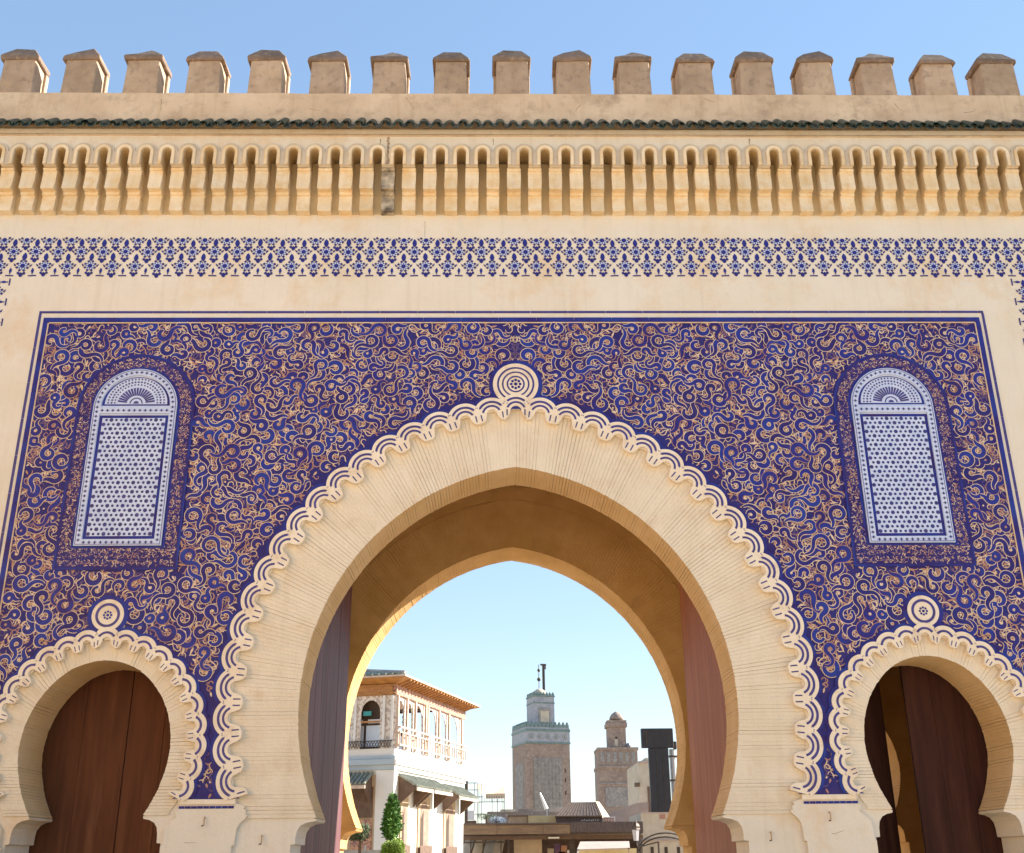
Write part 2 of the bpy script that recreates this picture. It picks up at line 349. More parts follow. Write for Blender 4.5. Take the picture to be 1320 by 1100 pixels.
# ---- scalloped borders: each lobe a part
def lobe_mesh(pos, P, k, arcs, y_plate, narrow=1.0):
    """pos(u, v) -> (x, z); local circle centre at v0"""
    b = MB(); v0 = -.12*k; r = .29*k; rn_ = .088*k; hw = P/2
    top = []
    a_max = math.asin(min(1, hw/r)); n = 12
    for i in range(n+1):
        a = -a_max+2*a_max*i/n; top.append((r*math.sin(a), v0+r*math.cos(a)))
    low = [(hw, v0-.115*k), (hw*.80, v0-.113*k), (rn_*1.52, v0-.095*k), (rn_*1.22, v0-.055*k), (rn_, v0)]
    arc = [(rn_*math.cos(math.pi*i/8), v0+rn_*math.sin(math.pi*i/8)) for i in range(1, 8)]
    low2 = [(-x, v) for x, v in reversed(low)]
    poly = top+low+arc+low2
    b.prism([pos(u, v) for u, v in poly], y_plate, .052, LOBE)
    for (r0, r1) in arcs:
        am = math.asin(min(.97, (hw-.035*k)/r1)) if r1 > hw-.035*k else 1.25
        am = min(am, 1.2); N = 9
        A = [-am+2*am*i/N for i in range(N+1)]
        b.strip([pos(r0*math.sin(a), v0+r0*math.cos(a)) for a in A], [pos(r1*math.sin(a), v0+r1*math.cos(a)) for a in A], y_plate-.003, NAVYB)
    for s in (-1, 1):   # knot dots and leg ticks
        for (u, v) in ((hw-.045*k, v0+.125*k), (hw-.012*k, v0+.155*k)):
            q = [(u-.009*k, v), (u, v+.011*k), (u+.009*k, v), (u, v-.011*k)]
            b.sheet([pos(s*x, z) for x, z in q], y_plate-.003, NAVYB)
        u = hw-.045*k
        q = [(u-.010*k, v0+.02*k), (u+.010*k, v0+.025*k), (u+.008*k, v0-.085*k), (u-.010*k, v0-.08*k)]
        b.sheet([pos(s*x, z) for x, z in q], y_plate-.003, NAVY)
    return b
NAVYB = mat('border_blue', (.055, .045, .24), (.05, .035, .15), 7, .45)
def border(cx, a, Rk, zc, zend, half0, n, k, arcs, back_r, name):
    p0 = math.acos(a/Rk); s_end = Rk*(p0-math.asin((zend-zc)/Rk)); P = (s_end-half0)/n
    back = MB()
    def mk(side, sc_):
        def pos(u, v):
            ph = p0-(sc_+u)/Rk
            return (cx+side*(-a+(Rk+v)*math.cos(ph)), zc+(Rk+v)*math.sin(ph))
        return pos
    zt = zc+math.sqrt(Rk*Rk-a*a)
    cells = [(lambda u, v: (cx+u, zt+v+.01*k), 2*half0)]
    for i in range(n):
        for s in (-1, 1): cells.append((mk(s, half0+P*(i+.5)), P))
    for i, (pos, w_) in enumerate(cells):
        m = lobe_mesh(pos, w_, k, arcs, -.045-.0006*(i % 5))
        link('scallop', m.mesh('scallop'), gate)
        # deep blue outline behind the lobe
        N = 14; v0 = -.12*k; y = -.022-.0006*(i % 5)
        A = [-1.45+2.9*j/N for j in range(N+1)]
        cl = lambda p: (p[0], max(p[1], 2.47))
        back.strip([cl(pos(.20*k*math.sin(t), v0+.20*k*math.cos(t))) for t in A], [cl(pos(back_r*k*math.sin(t), v0+back_r*k*math.cos(t))) for t in A], y, BLUE2)
    link('border_outline', back.mesh('border_outline', recalc=False), gate)
border(0, MA, MK, MZ, 2.46, .187, 18, 1.0, ((.130, .163), (.198, .235)), .345, 'main')
for s in (-1, 1):
    border(s*SX, SA, SK+.01, SZ, 2.46, .15, 10, .72, ((.112, .146),), .35, 'side')

# ---- roundels over the apexes
def roundel(x, z, rs, rosette, y=-.034):
    b = MB(); R0 = rs[0]
    b.prism([(x+R0*math.cos(2*math.pi*i/48), z+R0*math.sin(2*math.pi*i/48)) for i in range(48)], y, -.002, LOBE)
    for i in range(1, len(rs)-1, 2): b.ring(x, z, rs[i+1], rs[i], y-.003, NAVYB, 40)
    for k in range(8):
        a = k*math.pi/4
        b.fan(x+rosette*.62*math.cos(a), z+rosette*.62*math.sin(a), rosette*.22, y-.003, BLUE2, 6)
    b.fan(x, z, rosette*.26, y-.003, BLUE2, 8)
    link('roundel', b.mesh('roundel', recalc=False), gate)
    c = MB(); c.ring(x, z, R0-.02, R0+.065, y+.012, BLUE2, 48); link('roundel_outline', c.mesh('roundel_outline', recalc=False), gate)
roundel(0, 8.74, (.365, .300, .270, .222, .196, .146, .120), .115)
for s in (-1, 1): roundel(s*6.03, 5.035, (.235, .180, .140), .085, -.033)

# ---- blue bars under the spandrel feet
for s in (-1, 1):
    b = MB(); x = 3.96
    while x < 4.66:
        w_ = .085; b.box(*sorted((s*x, s*(x+w_-.006))), -.006, .01, 2.338, 2.372, BLUE2); x += w_
    link('blue_bar', b.mesh('blue_bar'), gate)
    b = MB(); b.box(*sorted((s*3.94, s*4.70)), -.03, -.001, 2.39, 2.46, LOBE)
    link('ledge', b.mesh('ledge', .006), gate)

# ---- panel: blue glazed field
pan_main = circ_half(MA, 4.66, MZ, 2.46); pan_side = circ_half(SA, 1.52, SZ, 2.46)
b = MB(); b.sheet(opening_poly(-7.66, 7.66, 2.46, 9.90, pan_main, pan_side), -.005, BLUE)
link('glazed_panel', b.mesh('glazed_panel', recalc=False), gate)
WX, WZ, WB = 6.02, 8.35, 5.72
def inside(x, z, r, win=True):
    ax = abs(x)
    if ax > 7.62-r or z > 9.84-r or z < 2.50+r: return False
    if math.hypot(ax+MA, z-MZ) < MK+.235+r: return False
    if math.hypot(abs(ax-SX)+SA, z-SZ) < SK+.155+r: return False
    if math.hypot(x, z-8.74) < .43+r or math.hypot(ax-6.03, z-5.045) < .28+r: return False
    if win:
        if z <= WZ and abs(ax-WX) < .94+r and z > WB-r: return False
        if z > WZ and math.hypot(ax-WX, z-WZ) < .94+r: return False
    return True
def spiral_pts(x, z, R0, a0, turns, hand, tail, n=22):
    """hook: coil then an S tail"""
    P = []
    for i in range(n+1):
        t = i/n; a = a0+hand*turns*2*math.pi*t; r = R0*(.66+.34*t)
        P.append((x+r*math.cos(a), z+r*math.sin(a)))
    dx, dz = P[-1][0]-P[-2][0], P[-1][1]-P[-2][1]; l = math.hypot(dx, dz); h = math.atan2(dz, dx)
    px, pz = P[-1]; st = tail/8
    for k in range(8):
        h -= hand*st/(R0*1.15)*(1.0 if k > 1 else .1); px += st*math.cos(h); pz += st*math.sin(h); P.append((px, pz))
    return P
def ribbon(b, P, wf, y, m, mirror=1):
    n = len(P); Lp, Rp = [], []
    for i, (x, z) in enumerate(P):
        q = P[min(i+1, n-1)]; p = P[max(i-1, 0)]; dx, dz = q[0]-p[0], q[1]-p[1]; l = math.hypot(dx, dz) or 1
        w_ = wf(i/(n-1))/2; Lp.append((mirror*(x-dz/l*w_), z+dx/l*w_)); Rp.append((mirror*(x+dz/l*w_), z-dx/l*w_))
    b.strip(Lp, Rp, y, m)
rn = random.Random(21)
fine = MB(); count = 0
# fine tendrils, blobs
for _ in range(10000):
    x = rn.uniform(0, 7.6); z = rn.uniform(2.5, 9.85)
    if not inside(x, z, .0): continue
    k = count % 23; y = -.0062-.00009*k; count += 1
    m = rn.choices((CREAM, TERRA, PURP), (3.6, 3.4, 2.4))[0]
    q = rn.random()
    for mir in (1, -1):
        xx = x; mm = m
        if q < .68:
            R0 = rn.uniform(.03, .07) if mir == 1 else R0; aa = rn.uniform(0, 6.28) if mir == 1 else aa; hd = rn.choice((-1, 1)) if mir == 1 else hd
            P = spiral_pts(xx, z, R0, aa, .62, hd, R0*1.6, 7)
            ribbon(fine, P, lambda t: .008+.008*math.sin(math.pi*t), y, mm, mir)
        elif q < .9:
            aa = rn.uniform(0, 3.14) if mir == 1 else aa; l = rn.uniform(.03, .07) if mir == 1 else l
            P = [(xx+l*math.cos(aa)*t, z+l*math.sin(aa)*t) for t in (-1, -.4, .2, .7, 1)]
            ribbon(fine, P, lambda t: .006+.026*math.sin(math.pi*t), y, mm, mir)
        else:
            fine.fan(mir*xx, z, .016, y, mm, 6)
link('fine_tracery', fine.mesh('fine_tracery', recalc=False), gate, kind='stuff')
# big hooks
hooks = MB(); cell = .236; nh = 0
for iz in range(0, 37):
    for ix in range(0, 34):
        x = (ix+.5*(iz % 2)+.12)*cell+rn.uniform(-.085, .085); z = 2.5+iz*cell*.9+rn.uniform(-.08, .08)
        R0 = rn.choice((rn.uniform(.052, .08), rn.uniform(.08, .118), rn.uniform(.09, .128)))
        if x < R0+.055 or not inside(x, z, R0*.45):
            continue
        a0 = rn.uniform(0, 6.28); hd = rn.choice((-1, 1)); tu = rn.uniform(.62, .95); tl = rn.uniform(.10, .30)
        P = spiral_pts(x, z, R0, a0, tu, hd, tl, 16)
        if not all(inside(px, pz, -.02) and px > .055 for px, pz in P[16:]):
            P = P[:17]
            if not all(inside(px, pz, -.03) and px > 0 for px, pz in P): continue
        lay = (ix % 5)*5+(iz % 5); y = -.0086-.00042*lay
        wd = rn.uniform(.052, .072)
        fw = lambda t, wd=wd: wd*(.40+.75*math.sin(math.pi*min(1, t*.95+.05))**.8)
        for mir in (1, -1):
            ribbon(hooks, P, lambda t: fw(t)+.020, y, CREAM if (ix*7+iz*3) % 5 else TERRA, mir)
            hooks.fan(mir*P[0][0], P[0][1], .034, y-.00004, CREAM, 8)
            ribbon(hooks, P, fw, y-.0001, BLUE2 if (ix*5+iz*11) % 4 else BLUE, mir)
            hooks.fan(mir*P[0][0], P[0][1], .025, y-.00014, BLUE2, 8)
            hooks.fan(mir*x, z, .020, y-.00018, TERRA if nh % 3 else CREAM, 6)
        for q in range(5):
            a = a0+q*1.257; u0, u1 = .018, R0*.52
            for mir in (1, -1):
                ribbon(hooks, [(x+u0*math.cos(a), z+u0*math.sin(a)), (x+(u0+u1)/2*math.cos(a), z+(u0+u1)/2*math.sin(a)), (x+u1*math.cos(a), z+u1*math.sin(a))], lambda t: .011, y+.00016, TERRA if q % 2 else CREAM, mir)
        nh += 1
link('scroll_ornament', hooks.mesh('scroll_ornament', recalc=False), gate, kind='stuff')
# frame lines round the panel
def frame_line(r, wd, top, y, m, name):
    b = MB()
    seg = .62
    x = -r
    while x < r-1e-6:
        x2 = min(r, x+seg); b.box(x, x2-.006, y, -.001, top-wd, top, m); x = x2
    for s in (-1, 1):
        z = top-wd-.004
        while z > 2.0:
            z2 = max(2.0, z-seg); b.box(*sorted((s*r, s*(r-wd))), y, -.001, z2+.006, z, m); z = z2
    link(name, b.mesh(name), gate)
frame_line(7.80, .040, 10.075, -.008, NAVYB, 'outer_frame_line')
frame_line(7.705, .075, 9.945, -.024, BLUE2, 'inner_frame_line')
b = MB()
for s in (-1, 1): b.box(*sorted((s*7.628, s*7.612)), -.022, -.004, 2.5, 9.85, CREAM)
b.box(-7.61, 7.61, -.022, -.004, 9.846, 9.862, CREAM); link('thin_frame_line', b.mesh('thin_frame_line'), gate)

# ---- blind windows
def arch_shape(cx, hw, zb, zs, n=28, r=None):
    return [(cx-hw, zb), (cx+hw, zb)]+[(cx+hw*math.cos(math.pi*i/n), zs+hw*math.sin(math.pi*i/n)) for i in range(n+1)]
def blind_window(cx):
    def oring(b, h0, h1, zb0, zb1, y, m):
        A = arch_shape(cx, h0, zb0, WZ); B = arch_shape(cx, h1, zb1, WZ)
        A.append(A[0]); B.append(B[0]); b.strip(A, B, y, m)
    sur = MB(); sur.sheet(arch_shape(cx, .93, WB, WZ), -.0225, BLUE)
    oring(sur, .93, .902, WB, WB+.03, -.0245, BLUE2); oring(sur, .70, .665, 6.05, 6.08, -.0245, BLUE2)
    r2 = random.Random(int(cx*10)); k = 0
    for _ in range(8500):
        x = cx+r2.uniform(-.87, .87); z = r2.uniform(WB+.06, 9.25)
        inner = (abs(x-cx) < .70 and 6.05 < z <= WZ) or (z > WZ and math.hypot(x-cx, z-WZ) < .70)
        outer = (z <= WZ) or math.hypot(x-cx, z-WZ) < .865
        if inner or not outer or z > WB+.05 and abs(z-5.885) < .014: continue
        a = r2.uniform(0, 6.28); l = r2.uniform(.009, .026); k += 1
        P = [(x-l*math.cos(a), z-l*math.sin(a)), (x+l*.3*math.sin(a), z), (x+l*math.cos(a), z+l*math.sin(a))]
        ribbon(sur, P, lambda t: .009, -.0228-.00007*(k % 19), r2.choices((CREAM, TERRA, PURP), (1.5, 2.2, 2.4))[0])
    root = link('blind_window', sur.mesh('window_surround', recalc=False), gate)
    fr = MB(); fr.prism(arch_shape(cx, .655, 6.085, WZ), -.030, -.0235, WHITE)
    oring(fr, .655, .545, 6.085, 6.185, -.058, WHITE); fr.box(cx-.545, cx+.545, -.058, -.031, 8.235, 8.335, WHITE)
    for h0, h1, zz, zz2 in ((.640, .630, 6.10, 6.11),):
        oring(fr, h0, h1, zz, zz2, -.060, NAVYB)
    def cross(x, z, s_=.028):
        fr.add([(x-s_, -.061, z-.006), (x+s_, -.061, z-.006), (x+s_, -.061, z+.006), (x-s_, -.061, z+.006)], [(0,1,2,3)], NAVY)
        fr.add([(x-.010, -.0613, z-s_*.8), (x+.010, -.0613, z-s_*.8), (x+.010, -.0613, z+s_*.8), (x-.010, -.0613, z+s_*.8)], [(0,1,2,3)], NAVY)
    n = 29
    for i in range(n):
        z = 6.17+(8.34-6.17)*i/(n-1)
        for s in (-1, 1): cross(cx+s*.592, z)
    for i in range(1, 14):
        for z in (6.135, 8.285): cross(cx-.592+1.184*i/14, z)
    for i in range(1, 23):
        a = math.pi*i/23; cross(cx+.592*math.cos(a), WZ+.592*math.sin(a))
    for hw_, zb_, y0_, y1_ in ((.545, 6.185, -.058, -.030), (.655, 6.085, -.058, -.0235)):
        A = arch_shape(cx, hw_, zb_, WZ, 40); n_ = len(A)
        fr.add([(a, y0_, c_) for a, c_ in A]+[(a, y1_, c_) for a, c_ in A], [(i, (i+1) % n_, n_+(i+1) % n_, n_+i) for i in range(n_)], WHITE)
    link('frame', fr.mesh('frame', recalc=False), root)
    la = MB()
    la.box(cx-.54, cx+.54, -.032, -.0301, 6.19, 8.21, BLUE2)
    la.box(cx-.492, cx+.492, -.036, -.0321, 6.238, 8.162, WHITE)
    pit = .0775; rows = 26
    for j in range(rows):
        z = 6.27+j*(8.13-6.27)/(rows-1)
        for i in range(-6, 7):
            x = cx+(i+(.5 if j % 2 else 0))*pit
            if abs(x-cx) > .475: continue
            big = (2*i+(j % 2)+3*j) % 6 == 0
            r = .034 if big else .0235
            la.fan(x, z, r, -.0375, NAVY if not big or j % 4 else NAVYB, 6)
    link('star_lattice', la.mesh('star_lattice', recalc=False), root)
    lu = MB(); hw = .530
    def semi(r, zz=8.40): return [(cx+r*math.cos(math.pi*i/24), zz+r*math.sin(math.pi*i/24)*.93) for i in range(25)]
    lu.sheet(semi(.535, 8.375), -.0312, BLUE2); lu.sheet(semi(.492, 8.40), -.0325, WHITE)
    for ring_, nn, dot in ((.44, 26, .017), (.385, 24, .019), (.335, 20, .016)):
        for i in range(nn+1):
            a = math.pi*(i+.0)/nn; 
            if ring_*math.sin(a) < .02: a = a
            lu.fan(cx+ring_*math.cos(a), 8.425+ring_*math.sin(a)*.93, dot, -.0345, NAVYB, 5)
    for i in range(1, 18):
        a = math.pi*i/18; u = (math.cos(a), math.sin(a)*.93); v = (-math.sin(a)*.012, math.cos(a)*.012)
        lu.add([(cx+.15*u[0]-v[0], -.0345, 8.41+.15*u[1]-v[1]), (cx+.15*u[0]+v[0], -.0345, 8.41+.15*u[1]+v[1]),
                (cx+.295*u[0]+1.4*v[0], -.0345, 8.41+.295*u[1]+1.4*v[1]), (cx+.295*u[0]-1.4*v[0], -.0345, 8.41+.295*u[1]-1.4*v[1])], [(0,1,2,3)], NAVYB)
    lu.ring(cx, 8.41, .085, .105, -.0345, NAVYB, 14, 0, math.pi); lu.fan(cx, 8.41, .045, -.0345, NAVYB, 8, 0, math.pi)
    link('lunette', lu.mesh('lunette', recalc=False), root)
blind_window(-WX); blind_window(WX)

# ---- frieze of tile flowers
def flower_mesh(kind):
    b = MB(); y = -.007
    def dia(x, z, sx, sz, m): b.add([(x-sx, y, z), (x, y, z+sz), (x+sx, y, z), (x, y, z-sz)], [(0, 1, 2, 3)], m)
    def leaf(x, z, sx, sz, m):
        b.add([(x+sx*c_, y, z+sz*s_) for c_, s_ in ((0,1),(.7,.55),(1,-.1),(.6,-.75),(0,-1),(-.6,-.75),(-1,-.1),(-.7,.55))], [tuple(range(8))], m)
    if kind in ('full', 'top'):
        b.fan(0, 0, .072, y+.002, WHITE, 8, 0 if kind == 'full' else math.pi, 2*math.pi)
        b.fan(0, 0, .040, y, BLUE2, 8)
        for k in range(8):
            a = k*math.pi/4+math.pi/8
            if kind == 'top' and math.sin(a) > .5: continue
            dia(.086*math.cos(a), .086*math.sin(a), .026, .026, NAVY)
            a += math.pi/8
            if kind == 'top' and math.sin(a) > .5: continue
            dia(.056*math.cos(a), .056*math.sin(a), .013, .013, BLUE2)
        for s in (-1, 1):
            b.add([(s*.100, y, .010), (s*.142, y, .042), (s*.132, y, .0), (s*.104, y, -.020)], [(0, 1, 2, 3)], NAVY)
            leaf(s*.044, -.128, .024, .027, NAVY)
        leaf(0, -.155, .034, .044, BLUE2)
        if kind == 'full': leaf(0, .162, .038, .074, BLUE2); dia(0, .10, .02, .012, NAVY)
    else:
        b.box(-.066, .066, y, -.001, -.012, .010, NAVY); leaf(0, .095, .024, .052, BLUE2); dia(0, .035, .013, .017, NAVY)
    return b.mesh('tile_flower_'+kind, recalc=False)
FF, FT, FB = flower_mesh('full'), flower_mesh('top'), flower_mesh('bud')
px = .3735; r3 = random.Random(5)
def jit(): return (0, r3.uniform(-.05, .05), 0)
def fsc(): f = r3.uniform(1.02, 1.12); return (f, 1, f*r3.uniform(.96, 1.03))
for i in range(-25, 26):
    x0 = (i+.5)*px
    if abs(x0) < 9.3:
        link('flower_tile', FF, gate, (x0+r3.uniform(-.006, .006), 0, 11.195+r3.uniform(-.006, .006)), jit(), scale=fsc())
    x1 = i*px
    if abs(x1) < 9.3:
        link('flower_tile', FF, gate, (x1+r3.uniform(-.006, .006), 0, 10.925+r3.uniform(-.006, .006)), jit(), scale=fsc())
        link('half_flower_tile', FT, gate, (x1, 0, 11.425), jit(), scale=fsc())
    if abs(x0) < 8.5: link('bud_tile', FB, gate, (x0, 0, 10.742), jit())
for s in (-1, 1):       # the frieze turns down both sides
    for j in range(0, 24):
        z = 10.62-j*px
        for q, dz in ((0, 0), (1, px/2), (2, 0)):
            link('flower_tile', FF, gate, (s*(8.56+q*.27), 0, z+dz-.187), jit(), scale=fsc())
        link('bud_tile', FB, gate, (s*8.38, 0, z), (0, s*math.pi/2, 0))

# ---- corbel table
PIT = .3595; NK = 30
def corbel_mesh(m):
    b = MB(); w_ = .110
    prof = [(.02,12.682),(-.285,12.682),(-.285,12.640),(-.252,12.632),(-.252,12.56),(-.258,12.44),(-.272,12.31),(-.272,12.285),(-.165,12.280),(-.168,12.262),(-.168,12.225),(-.128,12.217),(-.128,12.15),(-.132,12.05),(-.146,11.945),(-.146,11.925),(.02,11.915)]
    n = len(prof)
    V = [(-w_, y, z) for y, z in prof]+[(w_, y, z) for y, z in prof]
    tri = tessellate_polygon([[Vector((y, z, 0)) for y, z in prof]])
    b.add(V, [(i, (i+1) % n, n+(i+1) % n, n+i) for i in range(n)]+[tuple(t) for t in tri]+[tuple(n+i for i in reversed(t)) for t in tri], m)
    return b.mesh('corbel', .006)
CM, CMS = corbel_mesh(CORBEL), corbel_mesh(CORBELS)
for k in range(-NK, NK+1):
    link('corbel', CMS if k == -6 else CM, gate, (k*PIT+r3.uniform(-.004, .004), r3.uniform(-.004, .004), r3.uniform(-.004, .004)),
         scale=(r3.uniform(.95, 1.04), 1, 1), label='dark stained corbel' if k == -6 else None)
gw = .078
def notch_top(zc, z0, rad, cx, n=8):
    return [(cx-rad, z0)]+[(cx+rad*math.cos(math.pi-math.pi*i/n), zc+rad*math.sin(math.pi-math.pi*i/n)) for i in range(n+1)]+[(cx+rad, z0)]
poly = [(11.1, 13.45), (-11.1, 13.45), (-11.1, 12.70)]
for k in range(-NK, NK):
    poly += notch_top(12.955, 12.70, gw, (k+.5)*PIT)
poly += [(11.1, 12.70)]
b = MB(); b.prism(poly, -.335, .07, PLASTER); cw = link('corbelled_wall', b.mesh('corbelled_wall'), gate)
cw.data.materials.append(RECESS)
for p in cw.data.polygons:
    if abs(p.normal.y) < .5 and 12.705 < p.center.z < 13.06 and abs(p.center.x) < 11: p.material_index = 1  # inner notch faces get the painted gap shade too
box('recess_shade_band', gate, -10.9, 10.9, -.012, -.001, 11.93, 12.96, RECESS)  # thin band behind the corbels, coloured darker to deepen the gap shade
# scalloped grey moulding plate and cream hoods
b = MB(); p2 = []
x = -NK*PIT
for k in range(-NK, NK):
    c_ = (k+.5)*PIT
    p2 += [(c_-.178*math.cos(math.pi*i/8), 12.965+.178*math.sin(math.pi*i/8)) for i in range(9)]
low = [(11.0, 12.70)]
for k in reversed(range(-NK, NK)):
    c_ = (k+.5)*PIT
    low += [(c_+gw, 12.70)]+[(c_+gw*math.cos(math.pi*i/8), 12.955+gw*math.sin(math.pi*i/8)) for i in range(9)]+[(c_-gw, 12.70)]
low += [(-11.0, 12.70)]
b.prism(p2+low, -.358, -.336, TRIMG); link('scalloped_moulding', b.mesh('scalloped_moulding'), gate)
b = MB(); o_, i_ = [], []
for i in range(11):
    a = math.pi*i/10; o_.append((.133*math.cos(a), 12.955+.133*math.sin(a))); i_.append(((gw+.003)*math.cos(a), 12.955+(gw+.003)*math.sin(a)))
pl = [(.133, 12.703)]+o_+[(-.133, 12.703), (-gw-.003, 12.703)]+list(reversed(i_))+[(gw+.003, 12.703)]
b.prism(pl, -.382, -.340, CORBEL); HM = b.mesh('arch_hood', .005)
for k in range(-NK, NK): link('arch_hood', HM, gate, ((k+.5)*PIT, 0, r3.uniform(-.003, .003)))
# ledge lip below the hoods
# ---- green tile coping
def tile_mesh(up):
    b = MB(); n = 8; r0, r1 = .082, .066; Y0, Z0 = -.17, 0; Y1, Z1 = .17, .32
    V = []
    for (y, z, sc_) in ((Y0, Z0, 1.05), (Y1, Z1, .92)):
        for r in (r0*sc_, r1*sc_):
            for i in range(n+1):
                a = math.pi*i/n
                V.append((r*math.cos(a), y, z+(r*math.sin(a) if up else -r*math.sin(a)+.075)))
    m = n+1; F = []
    for i in range(n):
        F += [(i, i+1, m+i+1, m+i), (2*m+i, 2*m+i+1, 3*m+i+1, 3*m+i), (i, i+1, 2*m+i+1, 2*m+i), (m+i, m+i+1, 3*m+i+1, 3*m+i)]
    F += [(0, m, 3*m, 2*m), (n, m+n, 3*m+n, 2*m+n)]
    b.add(V, F, GTILE); return b.mesh('roof_tile', smooth=False)
TC, TP = tile_mesh(True), tile_mesh(False)
tp = .222; nt_ = 49
for k in range(-nt_, nt_+1):
    link('cap_tile', TC, gate, (k*tp+r3.uniform(-.012, .012), -.37+r3.uniform(-.015, .015), 13.39+r3.uniform(-.008, .008)), (r3.uniform(-.03, .03), r3.uniform(-.08, .08), 0))
    if k < nt_: link('pan_tile', TP, gate, ((k+.5)*tp+r3.uniform(-.008, .008), -.37+r3.uniform(-.012, .012), 13.345+r3.uniform(-.006, .006)), (0, r3.uniform(-.06, .06), 0))
b = MB()
b.add([(-11, -.352, 13.335), (11, -.352, 13.335), (11, -.22, 13.48), (-11, -.22, 13.48)], [(0,1,2,3)], PARAPET)
b.box(-11.05, 11.05, -.352, -.2, 13.30, 13.33, PARAPET); link('tile_bed', b.mesh('tile_bed'), gate)
# ---- parapet with uneven top edge
b = MB(); r5 = random.Random(3); top = [(-11.2+.2*i, 14.283+r5.uniform(-.006, .006)) for i in range(113)]
b.prism([(11.2, 13.31), (-11.2, 13.31)]+top, -.25, .25, PARAPET); link('parapet', b.mesh('parapet'), gate)
# ---- merlons
def merlon_mesh():
    b = MB(); d = .26
    V = []
    for (hx, y0, y1, z) in ((.305, -.25, .14, 0), (.292, -.25, .14, .40), (.286, -.25, .14, .68)):
        V += [(-hx, y0, z), (hx, y0, z), (hx, y1, z), (-hx, y1, z)]
    F = [(4*k+i, 4*k+(i+1) % 4, 4*k+4+(i+1) % 4, 4*k+4+i) for k in range(2) for i in range(4)]+[(0, 3, 2, 1), (8, 9, 10, 11)]
    b.add(V, F, MERLON); return b
MERC = mat('merlon_cap_weathered', (.25, .175, .13), (.17, .12, .09), 3.2, .95, .014, 16, c3=(.36, .26, .18), rnd=.2)
BODY = merlon_mesh().mesh('merlon', .014)
def cap_mesh():
    b = MB(); h = .345
    V = [(-h, -.285, .665), (h, -.285, .665), (h, .255, .665), (-h, .255, .665), (-h, -.285, .745), (h, -.285, .745), (h, .255, .745), (-h, .255, .745),
         (-h*.5, -.14, .95), (h*.5, -.14, .95), (h*.5, .12, .95), (-h*.5, .12, .95), (0, 0, 1.06)]
    F = [(0,3,2,1)]+[(i, (i+1) % 4, 4+(i+1) % 4, 4+i) for i in range(4)]+[(4+i, 4+(i+1) % 4, 8+(i+1) % 4, 8+i) for i in range(4)]+[(8+i, 8+(i+1) % 4, 12) for i in range(4)]
    b.add(V, F, MERC); return b
CAPS = []
bs = MB(); bs.box(-.335, .335, .142, .25, 0, .663, MERLON); BSL = bs.mesh('back_slab', .01)
for q in range(4):
    cb = cap_mesh(); rr = random.Random(q+40)
    cb.v = [(x+rr.uniform(-.02, .02), y+rr.uniform(-.015, .015), z+(rr.uniform(-.015, .015) if z < .8 else rr.uniform(-.06, .03))) for x, y, z in cb.v]
    CAPS.append(cb.mesh('merlon_cap', .012))
for k in range(-10, 11):
    o = link('merlon', BODY, gate, (k*1.0985-.01, 0, 14.275), (0, r5.uniform(-.008, .008), r5.uniform(-.02, .02)), scale=(r5.uniform(.95, 1.05), 1, r5.uniform(1.05, 1.11)))
    link('cap', CAPS[(k*3) % 4], o); link('back_slab', BSL, o)

STAIN = mat('brown_stain', (.40, .29, .17), (.22, .16, .10), 9, .95)
def streak(x, z0, z1, w0, w1, y, seed, m=STAIN, name='rust_streak'):
    q = random.Random(seed); n = 9; L_, R2 = [], []
    for i in range(n+1):
        t = i/n; z = z0+(z1-z0)*t; w_ = (w0+(w1-w0)*t)*q.uniform(.6, 1.2); c_ = x+q.uniform(-.3, .3)*w0
        L_.append((c_-w_/2, z)); R2.append((c_+w_/2, z))
    b = MB(); b.strip(L_, R2, y, m); link(name, b.mesh(name, recalc=False), gate)
streak(-2.165, 13.29, 13.15, .05, .035, -.3365, 1); streak(-2.16, 13.15, 12.71, .03, .05, -.3595, 2)
streak(-2.30, 13.24, 13.14, .025, .01, -.3365, 3); streak(-.35, 13.26, 13.13, .02, .01, -.3365, 4); streak(4.1, 13.27, 13.13, .03, .01, -.3365, 5)
streak(-1.52, 11.8, 11.50, .010, .006, -.0012, 6)
for i, (x, z, l, a) in enumerate(((-1.9, 14.2, .35, -.9), (-6.2, 14.15, .3, -1.2), (3.4, 14.2, .25, -.7), (6.8, 14.1, .3, -1.4), (-3.6, 13.95, .25, -.4), (1.2, 14.05, .2, -2.2), (8.0, 13.9, .3, -.2))):
    q = random.Random(i+50); P = []; h = a
    for k in range(8): P.append((x, z)); h += q.uniform(-.6, .6)*.6; x += l/8*math.cos(h); z += l/8*math.sin(h)
    b = MB(); ribbon(b, P, lambda t: .012*(1-t*.6), -.2512, STAIN); link('crack', b.mesh('crack', recalc=False), gate)
for i, (x, z, l) in enumerate(((4.3, 1.95, .22), (-4.6, 1.9, .2))):
    q = random.Random(i+80); P = []; h = q.uniform(-.6, .6)
    for k in range(8): P.append((x, z)); h += q.uniform(-.5, .5); x += l/8*math.cos(h); z += l/8*math.sin(h)
    b = MB(); ribbon(b, P, lambda t: .007*(1-t*.5), -.0012, STAIN); link('crack', b.mesh('crack', recalc=False), gate)
# iron hooks on pilasters
hk = MB(); hk.tube((0, 0, 0), (0, -.05, 0), .009, TANW); hk.tube((0, -.05, .015), (0, -.05, -.10), .009, TANW); hk.tube((0, -.05, -.10), (-.03, -.06, -.11), .008, IRON)
HK = hk.mesh('iron_hook')
for x, z in ((-4.34, 2.22), (4.30, 2.22), (-3.55, 1.98), (3.47, 1.97)): link('iron_hook', HK, gate, (x, 0 if abs(x) > 3.9 else .07, z))

